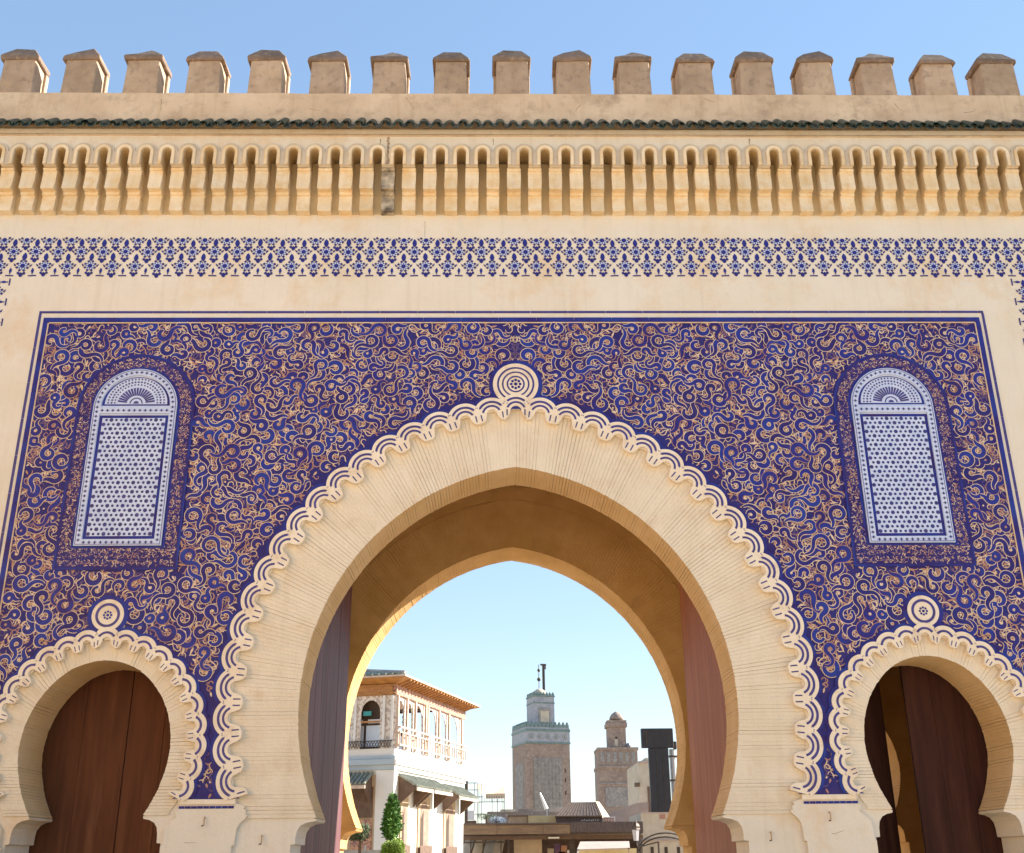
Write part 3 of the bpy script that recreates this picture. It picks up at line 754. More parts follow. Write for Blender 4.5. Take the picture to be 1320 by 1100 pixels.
# ---- doors
def leaf_door(name, hx, hy, ang, W, H, m, label, n, z0=.03):
    """leaf hinged at (hx, hy), opening direction ang (world angle of its width)"""
    root = link(name, None, gate, (hx, hy, z0), (0, 0, ang), label=label)
    pw = W/n
    for i in range(n):
        b = MB(); b.box(i*pw+.002, (i+1)*pw-.002, -.03-.002*(i % 2), .03, 0, H, m)
        link('plank', b.mesh('plank', .003), root)
    return root
leaf_door('door_leaf', -3.40, .98, math.atan2(3.12, .36), 3.15, 7.4, DOORP, 'tall plum coloured door leaf folded back', 9)
leaf_door('door_leaf', 3.36, .98, math.atan2(3.12, -.20), 3.15, 7.4, DOORR, 'tall reddish brown door leaf folded back', 9)
leaf_door('small_door_leaf', -7.2, 1.02, 0, 1.33, 4.6, DOOR, None, 2)
leaf_door('small_door_leaf', -4.8, 1.025, math.pi, 1.062, 4.6, DOOR, None, 2)
leaf_door('small_door_leaf', 7.2, 1.02, math.pi, 1.25, 4.6, DOORK, None, 3)
leaf_door('small_door_leaf', 4.85, 1.02, R_(34), 1.14, 4.6, DOORK, 'small door leaf standing ajar', 3)

ow = MB(); ow.box(-2.6, 2.6, -.2, .2, 0, 5, RAMP); o = link('ochre_wall', ow.mesh('ochre_wall'), loc=(9.1, 9.8, 0), rot=(0, 0, math.atan2(.8, .6)))
tag(o, 'sunlit ochre wall glimpsed through the gap of the small right door', 'wall')

# ------------------------------------------------------------------ unseen rampart west of the square, added for its warm bounce light
rp = MB(); rp.box(-13.2, -11.9, -34, -1, 0, 10.5, RAMP); o = link('bounce_rampart', rp.mesh('bounce_rampart'))
tag(o, 'unseen ochre rampart added left of the square to bounce warm light on the gate', 'wall')
for i in range(16): box('merlon', o, -13.0, -12.3, -33.6+2.05*i, -32.6+2.05*i, 10.502, 11.4, RAMP, .02)

#BACKGROUND
# ------------------------------------------------------------------ town beyond the gate
def X(px_, py, Y): return at(px_, py, Y)[0]
def Z(px_, py, Y): return at(px_, py, Y)[1]
class Root:
    def __init__(s, name, label, cat, px0, px1, Y, z=0, group=None):
        s.x = (X(px0, 1060, Y)+X(px1, 1060, Y))/2; s.Y = Y; s.z = z
        s.o = thing(name, label, cat, (s.x, Y, z), 0, group)
    def pbox(s, name, px0, px1, py0, py1, dy0, dy1, m, bevel=0, **k):
        """front face seen between the given photo pixels at depth Y+dy0"""
        Y = s.Y+dy0; x0, x1 = X(px0, (py0+py1)/2, Y), X(px1, (py0+py1)/2, Y); z1, z0 = Z((px0+px1)/2, py0, Y), Z((px0+px1)/2, py1, Y)
        b = MB(); b.box(x0-s.x, x1-s.x, dy0, dy1, z0-s.z, z1-s.z, m)
        return link(name, b.mesh(name, bevel), s.o, **k)

# ---- cafe: local x runs back along the sunlit side, local y along the front to the left
ang = math.atan2(.958, .286)
cafe = thing('cafe_building', 'white cafe building with arched wooden roof terrace and green tiled awnings', 'building', (-3.97, 25.0, 0), ang)
LX, LY = 8.1, 9.0
box('wall', cafe, .02, LX, .02, LY, 0, 5.0, SKYW)
b = MB()
for z0, z1, o in ((4.78, 4.95, .06), (4.952, 5.12, .13), (5.122, 5.25, .07)): b.box(-o, LX+o, -o, LY, z0, z1, PALEB if 0 else SKYW)
link('cornice', b.mesh('cornice'), cafe)
b = MB()
for z0, z1, o in ((4.77, 4.94, .075), (4.945, 5.13, .15), (5.135, 5.26, .085)): b.box(-o, -o+.012, -.05, LY, z0, z1, PALEB)
link('front_cornice_band', b.mesh('front_cornice_band'), cafe)
box('terrace_floor', cafe, 0, LX, 0, LY, 5.252, 5.52, SKYW)
# corner post strip of the lower floor
box('corner_pier', cafe, -.05, .25, -.04, .66, 0, 4.76, SKYW)
# terrace arcade: side (along x, y = 0) and front (along y, x = 0)
ZF, ZT = 5.525, 7.42
def arcade(n0, n1, groups, name, m, alongx=True):
    """panel with arched openings; groups: list of (a, b, spring, kind)"""
    P = [(n0, ZF), (n0, ZT), (n1, ZT), (n1, ZF)]
    for a, c, sp in reversed(groups):
        r = (c-a)/2; mid = (a+c)/2
        P += [(c, ZF)]+[(mid+r*math.cos(math.pi*i/10), sp+r*1.15*math.sin(math.pi*i/10)) for i in range(11)]+[(a, ZF)]
    b = MB(); b.prism(P, -.022, .022, m)
    me = b.mesh(name)
    o = link(name, me, cafe, (0, 0.07, 0) if alongx else (.07, 0, 0), (0, 0, 0 if alongx else math.pi/2))
    return o
side = [(.28, .96, 6.90), (1.14, 1.86, 6.90), (2.05, 2.98, 6.80), (3.50, 4.55, 6.75), (4.82, 5.78, 6.78), (6.05, 7.35, 6.65)]
arcade(0, LX, side, 'carved_arcade', CARVE)
front = [(.62, 1.38, 6.82), (1.78, 2.54, 6.82), (2.94, 3.70, 6.82), (4.1, 4.9, 6.82)]
arcade(.0, LY, front, 'carved_arcade', CARVE, False)
for x in (.12, 1.05, 1.95, 3.1, 3.35, 4.68, 5.9, 7.6): box('post', cafe, x-.045, x+.045, -.09, -.002, ZF, ZT-.02, PALEW)
for y in (.12, .45, 1.58, 2.74, 3.90): box('post', cafe, -.05, .005, y-.045, y+.045, ZF, ZT-.02, WHITEP)
def railing(n0, n1, fixed, alongx, h=.72):
    b = MB()
    def bb(a0, a1, z0, z1, d=.03):
        if alongx: b.box(a0, a1, fixed-d, fixed+d, z0, z1, PALEW)
        else: b.box(fixed-d, fixed+d, a0, a1, z0, z1, WOODP)
    bb(n0, n1, ZF+h, ZF+h+.06, .045); bb(n0, n1, ZF+h-.17, ZF+h-.13); bb(n0, n1, ZF+.10, ZF+.15)
    a = n0
    while a < n1: bb(a, a+.035, ZF+.15, ZF+h-.17, .02); a += .30
    return link('railing', b.mesh('railing'), cafe)
railing(.1, LX, -.14, True); 
b = MB()
for i in range(40):
    y = .1+i*.11; b.tube((-.08, y, ZF+.02), (-.08, y+.11, ZF+.24), .012, IRON, 5); b.tube((-.08, y+.11, ZF+.02), (-.08, y, ZF+.24), .012, IRON, 5)
b.box(-.10, -.06, .05, 5, ZF+.24, ZF+.27, IRON); link('iron_balustrade', b.mesh('iron_balustrade'), cafe)
# glazing behind
for i in range(5): 
    y0 = .5+i*.86; box('window_pane', cafe, .30, .33, y0, y0+.76, 5.62, 6.38, GLASSB); box('window_pane', cafe, .30, .33, y0+.05, y0+.70, 6.46, 6.60, WHITEP)
box('glazing_frame', cafe, .34, .38, .25, 5, 5.53, 7.4, DARK)
box('glazing_frame', cafe, .40, 6.9, 1.1, 1.16, 5.53, 6.5, DARK)
for x0, x1 in ((.45, 1.3), (1.4, 2.0), (2.05, 3.0), (3.3, 4.4), (4.5, 5.3), (6.0, 7.1)): box('window_pane', cafe, x0, x1, .86, .90, 5.58, 6.25 if x0 < 3 else 6.6, GLASSB)
box('inner_wall', cafe, .45, LX-.1, 3.2, 3.3, 5.53, 7.4, WOOD)
box('teal_panel', cafe, .15, .18, 1.02, 1.34, 6.72, 6.88, TEAL); box('teal_panel', cafe, .15, .18, 1.75, 2.1, 6.72, 6.88, TEAL)
box('violet_panel', cafe, .5, .95, .2, .23, 6.62, 6.74, PURPLE); box('green_panel', cafe, 1.25, 1.8, .2, .23, 6.72, 6.78, GREENP); box('green_panel', cafe, 1.25, 1.8, .2, .23, 6.55, 6.61, GREENP)
box('beam', cafe, .1, .16, .3, 5, 6.46, 6.52, WOOD)
# frieze, soffit, roof
b = MB(); b.box(-.04, LX+.04, -.04, .1, 7.425, 7.80, WOODP); link('painted_frieze', b.mesh('painted_frieze'), cafe)
b = MB(); b.box(-.06, .1, .12, LY, 7.425, 7.80, WOOD); link('front_frieze', b.mesh('front_frieze'), cafe)
for z in (7.46, 7.74): box('frieze_moulding', cafe, -.10, -.062, .0, LY, z, z+.05, WOOD)
ov = .55
b = MB()
b.add([(-ov, -ov, 7.98), (LX+ov, -ov, 7.98), (LX+ov, LY, 7.98), (-ov, LY, 7.98), (-.02, -.02, 7.805), (LX, -.02, 7.805), (LX, LY, 7.805), (-.02, LY, 7.805)],
      [(0, 1, 5, 4), (1, 2, 6, 5), (3, 0, 4, 7)], WOOD)
link('soffit', b.mesh('soffit', recalc=False), cafe)
rb = MB()
for i in range(24):
    x = .1+i*.34; rb.add([(x, -ov+.02, 7.955), (x+.07, -ov+.02, 7.955), (x+.07, -.03, 7.785), (x, -.03, 7.785), (x, -ov+.02, 7.90), (x+.07, -ov+.02, 7.90), (x+.07, -.03, 7.73), (x, -.03, 7.73)],
                              [(0,1,2,3),(4,7,6,5),(0,4,5,1),(1,5,6,2),(3,2,6,7),(0,3,7,4)], WOOD)
link('rafters', rb.mesh('rafters'), cafe)
b = MB(); b.box(-ov-.02, LX+ov+.02, -ov-.02, LY, 7.985, 8.05, PALEW); link('eaves_board', b.mesh('eaves_board'), cafe)
b = MB()
q = [(-ov, -ov, 8.055), (LX+ov, -ov, 8.055), (LX+ov, LY, 8.055), (-ov, LY, 8.055), (1.3, 3.2, 8.62), (LX-1.3, 3.2, 8.62), (LX-1.3, LY-2, 8.62), (1.3, LY-2, 8.62)]
b.add(q, [(0,1,5,4), (1,2,6,5), (2,3,7,6), (3,0,4,7), (4,5,6,7)], OLDT)
for i in range(34):      # ribs of the tiles on the front slope
    t = i/34; y0 = -ov+.2+i*.27
    if y0 < LY-.3: b.tube((-ov, y0, 8.09), (1.0, max(y0, 2.6*1.0), 8.52) if y0 < 2.4 else (1.2, y0, 8.62), .045, OLDT, 6)
link('tiled_roof', b.mesh('tiled_roof'), cafe)
b = MB(); b.tube((-ov, -ov, 8.12), (1.3, 3.2, 8.70), .06, GREYSH, 6); link('hip_ridge', b.mesh('hip_ridge'), cafe)
# awnings with tiles on brackets along the side
def awning(x0, x1, zt, front=False, depth=.75, drop=.42):
    root = link('awning', None, cafe, (x0, 0, zt) if not front else (0, x0, zt), (0, 0, 0 if not front else -math.pi/2) if 0 else None)
    L_ = x1-x0
    def T(a, d, z): return (a, -d, z) if not front else (-d, a, z)
    b = MB(); n = int(L_/.16)
    for i in range(n+1):
        a = L_*i/n; b.tube(T(a, .02, .03), T(a, depth, -drop+.03), .055, OLDT, 6)
    b.add([T(0, .02, 0), T(L_, .02, 0), T(L_, depth, -drop), T(0, depth, -drop)], [(0,1,2,3)], OLDT)
    link('awning_tiles', b.mesh('awning_tiles'), root)
    b = MB(); b.add([T(*p) for p in ((-.05, depth-.02, -drop-.14), (L_+.05, depth-.02, -drop-.14), (L_+.05, depth+.03, -drop-.14), (-.05, depth+.03, -drop-.14), (-.05, depth-.02, -drop-.03), (L_+.05, depth-.02, -drop-.03), (L_+.05, depth+.03, -drop-.03), (-.05, depth+.03, -drop-.03))],
          [(0,3,2,1),(4,5,6,7),(0,1,5,4),(1,2,6,5),(2,3,7,6),(3,0,4,7)], PALEW)
    link('fascia_board', b.mesh('fascia_board'), root)
    for a in (0, L_-.06):
        b = MB(); V = [T(*p) for p in ((a, .02, -.05), (a, depth-.03, -drop-.03), (a, depth-.15, -drop-.15), (a, .02, -1.05), (a+.06, .02, -.05), (a+.06, depth-.03, -drop-.03), (a+.06, depth-.15, -drop-.15), (a+.06, .02, -1.05))]
        b.add(V, [(0,1,2,3),(7,6,5,4),(0,4,5,1),(1,5,6,2),(2,6,7,3),(3,7,4,0)], WOODP if 0 else DARKW); link('bracket', b.mesh('bracket'), root)
DARKW = mat('dark_bracket_wood', (.16, .10, .07), (.11, .07, .05), 5, .8)
awning(.45, 2.05, 4.62); awning(2.3, 4.3, 4.62); awning(5.3, 7.6, 4.55)
awning(.82, 3.3, 4.66, True)
awning(3.5, 6.0, 4.66, True)
# side windows: tan recessed surround with arched opening
WINB = mat('shaded_window', (.30, .20, .15), (.22, .14, .11), 4, .8)
def side_window(x0, x1):
    r = box('window', cafe, x0, x1, -.03, .03, 1.0, 4.0, TANW)
    m = (x0+x1)/2; h = (x1-x0)*.33
    b = MB(); b.prism([(m-h, 1.9), (m-h, 3.3)]+[(m-h*math.cos(math.pi*i/8), 3.3+h*1.2*math.sin(math.pi*i/8)) for i in range(1, 8)]+[(m+h, 3.3), (m+h, 1.9)], -.045, -.031, WINB)
    link('arch_panel', b.mesh('arch_panel'), r)
    b = MB(); b.prism([(m-h*.95, 1.9), (m-h*.95, 3.2), (m-h*.3, 3.5), (m-h*.3, 1.9)], -.05, -.046, DARK); link('dark_gap', b.mesh('dark_gap'), r)
    box('sill', r, x0-.1, x1+.1, -.16, .0, 1.72, 1.82, PALEW); box('railing', r, x0, x1, -.14, -.12, 1.84, 2.25, DARKW)
side_window(.75, 1.5); side_window(2.55, 3.85); side_window(5.5, 6.9)
# front ground floor: dark shop front under the awning
box('shop_front', cafe, -.02, .015, .67, 6.5, 0, 4.6, TANW)
box('timber_panel', cafe, -.06, -.022, .75, 3.7, 3.15, 4.2, DARKW)
b = MB(); b.prism([(1.9, 0), (1.9, 2.6)]+[(2.5-.6*math.cos(math.pi*i/8), 2.6+.62*math.sin(math.pi*i/8)) for i in range(1, 8)]+[(3.1, 2.6), (3.1, 0)], -.01, .01, DARK)
link('doorway', b.mesh('doorway'), cafe, (-.04, 0, 0), (0, 0, math.pi/2))
box('timber_door', cafe, -.05, -.021, .75, 1.55, 0, 3.1, WOODP)

# ---- plants
def leafy(b, c, rx, ry, rz, n, size, m, rn_, cone=0):
    for _ in range(n):
        while True:
            u, v, w_ = (rn_.uniform(-1, 1) for _ in range(3))
            if u*u+v*v+w_*w_ < 1 and u*u+v*v+w_*w_ > .25: break
        k = 1-cone*(w_+1)/2
        p = Vector((c[0]+u*rx*k, c[1]+v*ry*k, c[2]+w_*rz)); s_ = size*rn_.uniform(.6, 1.3)
        a = Vector((rn_.uniform(-1, 1), rn_.uniform(-1, 1), rn_.uniform(-.3, 1))).normalized(); t = a.orthogonal().normalized()
        b.add([p, p+a*s_+t*s_*.35, p+a*s_*2, p+a*s_-t*s_*.35], [(0, 1, 2, 3)], m)
rp_ = random.Random(11)
def plant(name, label, cat, px0, px1, py0, py1, Y, m, n, size, cone=0, lumps=1, zb=None):
    x0, x1 = X(px0, py1, Y), X(px1, py1, Y); z1, z0 = Z(px0, py0, Y), Z(px0, py1, Y); cx = (x0+x1)/2; zb = zb or 0
    r = thing(name, label, cat, (cx, Y, 0)); b = MB(); hw = (x1-x0)/2
    for i in range(lumps):
        ox = 0 if lumps == 1 else rp_.uniform(-.6, .6)*hw; f = 1 if lumps == 1 else rp_.uniform(.45, .65)
        zz = (z0+z1)/2+(0 if lumps == 1 else rp_.uniform(-.3, .3)*(z1-z0)/2)
        leafy(b, (ox, rp_.uniform(-.2, .2)*hw, zz), hw*f, hw*f, (z1-z0)/2*(f if lumps > 1 else 1), n//lumps, size, m, rp_, cone)
    link('foliage', b.mesh('foliage', recalc=False), r)
    t = MB(); t.tube((0, 0, 0), (0, 0, z0+.3), .05, BARK, 7); link('stem', t.mesh('stem'), r)
plant('cypress_shrub', 'small bright green cypress in front of the white cafe corner', 'shrub', 488, 521, 1024, 1086, 22.5, LEAFD, 3600, .075, .8, 1)
plant('round_bush', 'yellow green bush below the small cypress', 'shrub', 493, 521, 1078, 1112, 21.5, LEAFY, 2600, .045, 0, 5)
plant('round_bush', 'dusty dark bush with reddish twigs beside the rear arch foot', 'shrub', 446, 482, 1058, 1090, 22, LEAFG, 1800, .05, 0, 6)
b = MB()
for i in range(4): b.box(-2.4, .9, -.03, .03, 1.2+.24*i, 1.34+.24*i, GREYSH)
for x in (-2.3, -1.2, -.1, .8): b.box(x-.04, x+.04, -.06, -.031, 0, 2.2, GREYSH)
o = link('slat_fence', b.mesh('slat_fence'), loc=(-4.6, 23.2, 0)); tag(o, 'grey slatted screen below the dusty bush', 'fence')

# ---- green tiled minaret
TH = R_(16.6)
mn = thing('green_minaret', 'tall square minaret with green tile bands, small turret and thin mast', 'minaret', (3.89, 134, .55), TH)
S_ = 6.15; U = S_
box('shaft', mn, 0, S_, 0, S_, 0, 15.85, BRICKM)
box('lattice_panel', mn, .95, 5.0, -.06, .0, 6, 14.0, LATM)
for i in range(8): box('lattice_rib', mn, 1.05+i*.5, 1.13+i*.5, -.12, -.061, 6.1, 13.9, LATM)
for i in range(13): box('lattice_band', mn, .96, 4.99, -.10, -.062, 6.4+i*.6, 6.47+i*.6, BRICKM)
box('pilaster_strip', mn, -.02, .45, -.08, .3, 0, 15.8, BRICKM); box('side_panel', mn, -.03, .0, 1.3, 4.8, 6, 13.5, LATM)
for z in (12.2, 11.0, 9.4): box('slit_window', mn, 5.35, 5.5, -.03, .0, z, z+.5, DARK)
box('green_band', mn, -.10, S_+.10, -.10, S_+.1, 15.852, 16.10, GREENM)
box('tile_band', mn, -.04, S_+.04, -.04, S_+.04, 16.102, 17.45, TILEM)
for i in range(5):
    b = MB(); b.ring(0, 0, .22, .34, 0, LATM, 14); b.fan(0, 0, .12, 0, GREENM, 8); link('tile_rosette', b.mesh('tile_rosette', recalc=False), mn, (.7+i*1.18, -.06, 16.78))
box('green_band', mn, -.10, S_+.10, -.10, S_+.1, 17.452, 17.75, GREENM)
box('platform', mn, -.02, S_+.02, -.02, S_+.02, 17.752, 18.0, TILEM)
def step_merlon(w_, h, d):
    b = MB(); b.prism([(-w_/2, 0), (-w_/2, h*.55), (-w_*.28, h*.55), (-w_*.28, h*.8), (0, h), (w_*.28, h*.8), (w_*.28, h*.55), (w_/2, h*.55), (w_/2, 0)], 0, d, GREENM); return b.mesh('merlon')
SM = step_merlon(.46, .75, .22); SM2 = step_merlon(.34, .45, .18)
for i in range(11):
    link('merlon', SM, mn, (.30+i*.555, -.03, 18.0)); link('merlon', SM, mn, (-.03, .30+i*.555, 18.0), (0, 0, -math.pi/2)); link('merlon', SM, mn, (.3+i*.555, S_-.2, 18.0))
T0 = 1.55; T1 = T0+3.0
box('turret', mn, T0, T1, 1.3, 4.3, 18.002, 22.2, TILEM)
box('turret_panel', mn, T0+.7, T1-.6, 1.22, 1.299, 18.6, 20.7, LATM); box('turret_opening', mn, T0+.95, T1-.85, 1.18, 1.219, 18.8, 20.3, HOUSE)
box('green_band', mn, T0-.05, T1+.05, 1.24, 4.35, 21.3, 21.45, GREENM); box('green_band', mn, T0-.08, T1+.08, 1.22, 4.38, 22.202, 22.4, GREENM)
for i in range(7):
    link('merlon', SM2, mn, (T0+.18+i*.44, 1.26, 22.4)); link('merlon', SM2, mn, (T0-.02, 1.5+i*.42, 22.4), (0, 0, -math.pi/2))
b = MB(); b.lathe([(1.1, 0), (1.05, .35), (.8, .75), (.4, 1.0), (.05, 1.1)], (0, 0, 0), HOUSE, 16); link('dome', b.mesh('dome', smooth=True), mn, (T0+1.4, 2.8, 22.4))
b = MB(); b.tube((0, 0, 0), (0, 0, 3.4), .05, IRON); link('finial_rod', b.mesh('finial_rod'), mn, (T0+1.35, 2.8, 23.4))
for z, r in ((24.75, .28), (26.0, .23)):
    b = MB(); b.lathe([(.03, -r), (r*.7, -r*.7), (r, 0), (r*.7, r*.7), (.03, r)], (0, 0, 0), IRON, 12); link('finial_ball', b.mesh('finial_ball', smooth=True), mn, (T0+1.35, 2.8, z))
b = MB(); b.box(-.16, .16, -.1, .1, 0, 4.4, IRON); b.box(-.42, .38, -.12, .12, 4.4, 4.62, IRON); b.tube((.3, 0, 4.4), (.3, 0, 3.9), .09, IRON, 6); link('mast', b.mesh('mast'), mn, (T1-.75, 3.4, 22.4))

# ---- brick minaret
m2 = Root('brick_minaret', 'weathered brown brick minaret with small domed lantern turret', 'minaret', 771, 822, 95)
m2.pbox('shaft', 773, 822, 991, 1105, 0, 4.0, BRICKM)
m2.pbox('ledge', 770, 824, 987, 991, -.12, 4.1, BRICKM)
m2.pbox('upper_stage', 771, 822, 967, 987, 0, 4.0, BRICKM); m2.pbox('upper_cornice', 770, 823, 963.5, 967, -.08, 4.05, BRICKM)
for i in range(6): m2.pbox('brick_panel', 774+i*8, 779+i*8, 970, 983, -.05, 0, LATM)
m2.pbox('lattice_panel', 781, 814, 1015, 1040, -.06, 0, LATM)
m2.pbox('string_course', 774, 821, 1009, 1010.5, -.08, 0, LATM)
m2.pbox('turret', 784, 807, 937, 963.5, 1.0, 2.9, BRICKM); m2.pbox('turret_cornice', 781.5, 808.5, 932, 937, .85, 3.0, BRICKM); m2.pbox('turret_neck', 782.5, 807.5, 928.5, 932, .92, 2.95, BRICKM)
m2.pbox('turret_window', 792.5, 796.5, 953, 962, .97, 1.0, HOUSE); m2.pbox('turret_window_arch', 793.5, 795.8, 950, 953, .96, 1.0, DARK)
zc = Z(794, 928.5, 97); b = MB(); b.lathe([(.72, 0), (.68, .25), (.5, .55), (.22, .75), (.05, .85)], (0, 0, 0), BRICKM, 14)
link('dome', b.mesh('dome', smooth=True), m2.o, (X(794.5, 928, 96.9)-m2.x, 1.95, zc))
xx, zz = at(813, 960, 94); b = MB(); b.lathe([(.04, -.28), (.22, -.2), (.28, 0), (.2, .2), (.04, .28)], (0, 0, 0), PIPE, 12); b.tube((0, 0, -.6), (0, 0, -.2), .04, PIPE)
tag(link('satellite_dish', b.mesh('satellite_dish', smooth=True), loc=(xx, 96, zz+.08)), 'small round dark dish on the corner of the brick minaret', 'dish')

# ---- house on the right with black panel
h1 = Root('beige_house', 'narrow pale beige house wall left of the black panel', 'house', 822, 842, 52)
h1.pbox('wall', 825, 842, 983, 1075, 0, 6, HOUSE); h1.pbox('stepped_top', 832, 842, 977, 984, .1, 5.9, HOUSE)
h1.pbox('window', 835.5, 839.5, 1014, 1050, -.05, 0.02, DARKW, label=None); h1.pbox('coping', 824, 836, 981, 984, -.1, 6.1, DUSTY)
h1.pbox('vent_box', 819, 825, 1009, 1014, -.1, .4, DARKW)
bp_ = Root('black_panel', 'black T shaped steel panel rising over the beige house', 'panel', 826, 870, 44)
bp_.pbox('top_plate', 827, 868, 939, 964, 0, .35, BLACK, .02); bp_.pbox('stem_plate', 838, 864, 964.5, 1048, .02, .33, BLACK, .02)
for p in (847, 855): bp_.pbox('seam', p, p+.6, 941, 1046, -.012, .0, IRON)
bp_.pbox('post', 849, 853, 1048, 1120, .1, .25, IRON)
for p_ in (833, 862): bp_.pbox('bolt_strip', p_, p_+1.2, 941, 962, -.012, 0, IRON)
du = Root('steel_duct', 'grey vertical steel duct right of the black panel', 'duct', 863, 874, 45)
xd = X(868, 1000, 45)-du.x; zt_ = Z(868, 966, 45); b = MB(); b.tube((xd, 0, 0), (xd, 0, zt_), .16, STEEL, 14); link('pipe', b.mesh('pipe', smooth=False), du.o)
for py in (974, 1005): du.pbox('clamp', 862, 874, py, py+2, -.2, .2, IRON)
du.pbox('bracket_box', 868, 872, 956, 966, -.1, .1, IRON)
h2 = Root('low_house', 'low pale house with slit windows behind the street lantern', 'house', 828, 890, 40)
h2.pbox('wall', 828, 905, 1048, 1125, 0, 5, HOUSE); h2.pbox('parapet_course', 827.5, 905, 1047, 1049, -.04, 5.1, DUSTY)
for p in (839, 857, 873): h2.pbox('slit_window', p, p+4, 1092, 1108, -.02, .02, DARK)
h2.pbox('string_course', 828, 905, 1082, 1084.5, -.06, 0, DUSTY)
h2.pbox('pink_patch', 850, 858, 1050, 1056, -.012, 0, TERRA)
rf = thing('dusty_roof', 'sloping dusty pink roof right of the small pavilion', 'roof', (X(815, 1050, 46), 46, 0)); xr = X(815, 1050, 46)
b = MB(); pts = [(778, 1062), (778, 1051), (795, 1044), (822, 1035), (836, 1034), (836, 1062)]
b.prism([(X(a, c_, 46)-xr, Z(a, c_, 46)) for a, c_ in pts]+[(X(836, 1062, 46)-xr, 0), (X(778, 1062, 46)-xr, 0)], 0, 4, DUSTY); link('roof_slab', b.mesh('roof_slab'), rf)
# ---- street lantern
ln = Root('street_lantern', 'black street lantern with frosted glass at the canopy end', 'street lamp', 812, 828, 31)
def lan(a, c_, dy=0): return X(a, c_, 31)-ln.x, dy, Z(a, c_, 31)
b = MB(); p0 = lan(820, 1069.5); b.lathe([(.17, 0), (.15, .05), (.16, .12), (.11, .22), (.04, .27), (.03, .34), (.005, .37)], p0, IRON, 4); link('hood', b.mesh('hood'), ln.o, rot=None)
b = MB(); p1 = lan(820, 1084); b.lathe([(.10, 0), (.145, p0[2]-p1[2]-.01)], p1, LAMPG, 4); link('lamp_glass', b.mesh('lamp_glass'), ln.o)
b = MB(); b.tube((p1[0], 0, p1[2]), (p1[0]+.05, .0, p1[2]-.25), .025, IRON); b.tube((p1[0]+.05, 0, p1[2]-.25), (p1[0]+.9, 0, p1[2]-.05), .025, IRON)
b.tube((p1[0]+.9, 0, p1[2]-.05), (p1[0]+.9, 0, 0), .04, IRON); link('bracket_post', b.mesh('bracket_post'), ln.o)
# curved cables over the low house
cb = MB(); prev = None
for off in (0, 5):
    prev = None
    for i in range(15):
        a = math.pi*(.05+.90*i/14); q_ = at(858-34*math.cos(math.pi-a), 1096+off-22*math.sin(a), 39.2); p = (q_[0], 39.2+.02*off, q_[1])
        if prev: cb.tube(prev, p, .035, IRON, 6)
        prev = p
tag(link('cable', cb.mesh('cable')), 'pair of dark arched cables across the low house wall', 'cable')

# ---- canopy over the market
cn = Root('market_canopy', 'long dark flat canopy roof across the street beyond the gate', 'canopy', 597, 830, 34)
cn.pbox('fascia_board', 597, 640, 1063, 1076, 0, .2, BEAM); cn.pbox('fascia_board', 640.2, 700, 1063.5, 1075.5, .03, .2, BEAM); cn.pbox('fascia_board', 700.2, 735, 1063, 1075, 0, .2, BEAM)
cn.pbox('fascia_board', 735.2, 829, 1059.5, 1072.5, -.04, .2, ROOFD)
cn.pbox('roof_slab', 597, 829, 1062, 1075, .21, 8, ROOFD); cn.pbox('capping', 597, 735, 1061, 1063, -.05, .3, ROOFD)
cn.pbox('column', 663, 699, 1081, 1160, 1.5, 2.4, TANW); cn.pbox('column', 735, 742, 1079, 1160, 1.0, 1.3, IRON)
cn.pbox('rear_wall', 590, 850, 1070, 1160, 8.05, 8.3, DARKW); cn.pbox('edge_beam', 598, 829, 1077, 1082, .6, .9, DARKW)
xa, za = at(620, 1080, 33.9)
for i, (a, c_) in enumerate(((600, 1104), (614, 1098), (628, 1101), (640, 1096))):
    b = MB(); u0 = X(a, 1100, 36)-cn.x; zt = Z(a, 1081, 36); b.add([(u0, 2, zt), (u0+.40, 2, zt-.03), (u0+.10, 1.2, zt-1.1), (u0-.35, 1.2, zt-1.15)], [(0,1,2,3)], HOUSE if i % 2 else GREYSH)
    b.add([(u0, 2.02, zt), (u0+.40, 2.02, zt-.03), (u0+.40, 2.3, zt-1.1), (u0-.35, 2.3, zt-1.15)], [(0,1,2,3)], DARKW)
    link('hanging_sheet', b.mesh('hanging_sheet', recalc=False), cn.o)
for a in (606, 622, 645, 655): cn.pbox('strut', a, a+1.6, 1078, 1120, .7, .8, IRON)
cn.pbox('cross_bar', 598, 650, 1085, 1087, .65, .75, IRON)
for a, c_, m in ((706, 1094, HOUSE), (722, 1090, TERRA), (730, 1096, WHITEP), (714, 1088, PURP), (720, 1098, TANW)): cn.pbox('hung_goods', a, a+9, c_, c_+14, 2.5, 2.8, m)
cn.pbox('light_batten', 707, 721, 1079, 1081, .4, .6, WHITEP)
aw = Root('white_awning', 'flat white awning under the right end of the dark canopy', 'awning', 745, 814, 32)
b = MB()
Pq = [at(748, 1085, 33.5), at(811, 1084.5, 33.5), at(812, 1093, 32), at(744, 1095, 32)]
yy_ = (1.5, 1.5, 0, 0); V = [(p[0]-aw.x, y, p[1]) for p, y in zip(Pq, yy_)]; V2 = [(a, c_, d-.05) for a, c_, d in V]
b.add(V+V2, [(0,1,2,3), (7,6,5,4), (0,4,5,1), (1,5,6,2), (2,6,7,3), (3,7,4,0)], DUSTY); link('sheet', b.mesh('sheet'), aw.o)
aw.pbox('post', 745, 747, 1095, 1160, 0, .08, WHITEP); aw.pbox('shop_wall', 746, 822, 1094, 1160, 1.6, 1.8, YELLOW); aw.pbox('post', 811, 813, 1093, 1160, 0, .08, TANW)
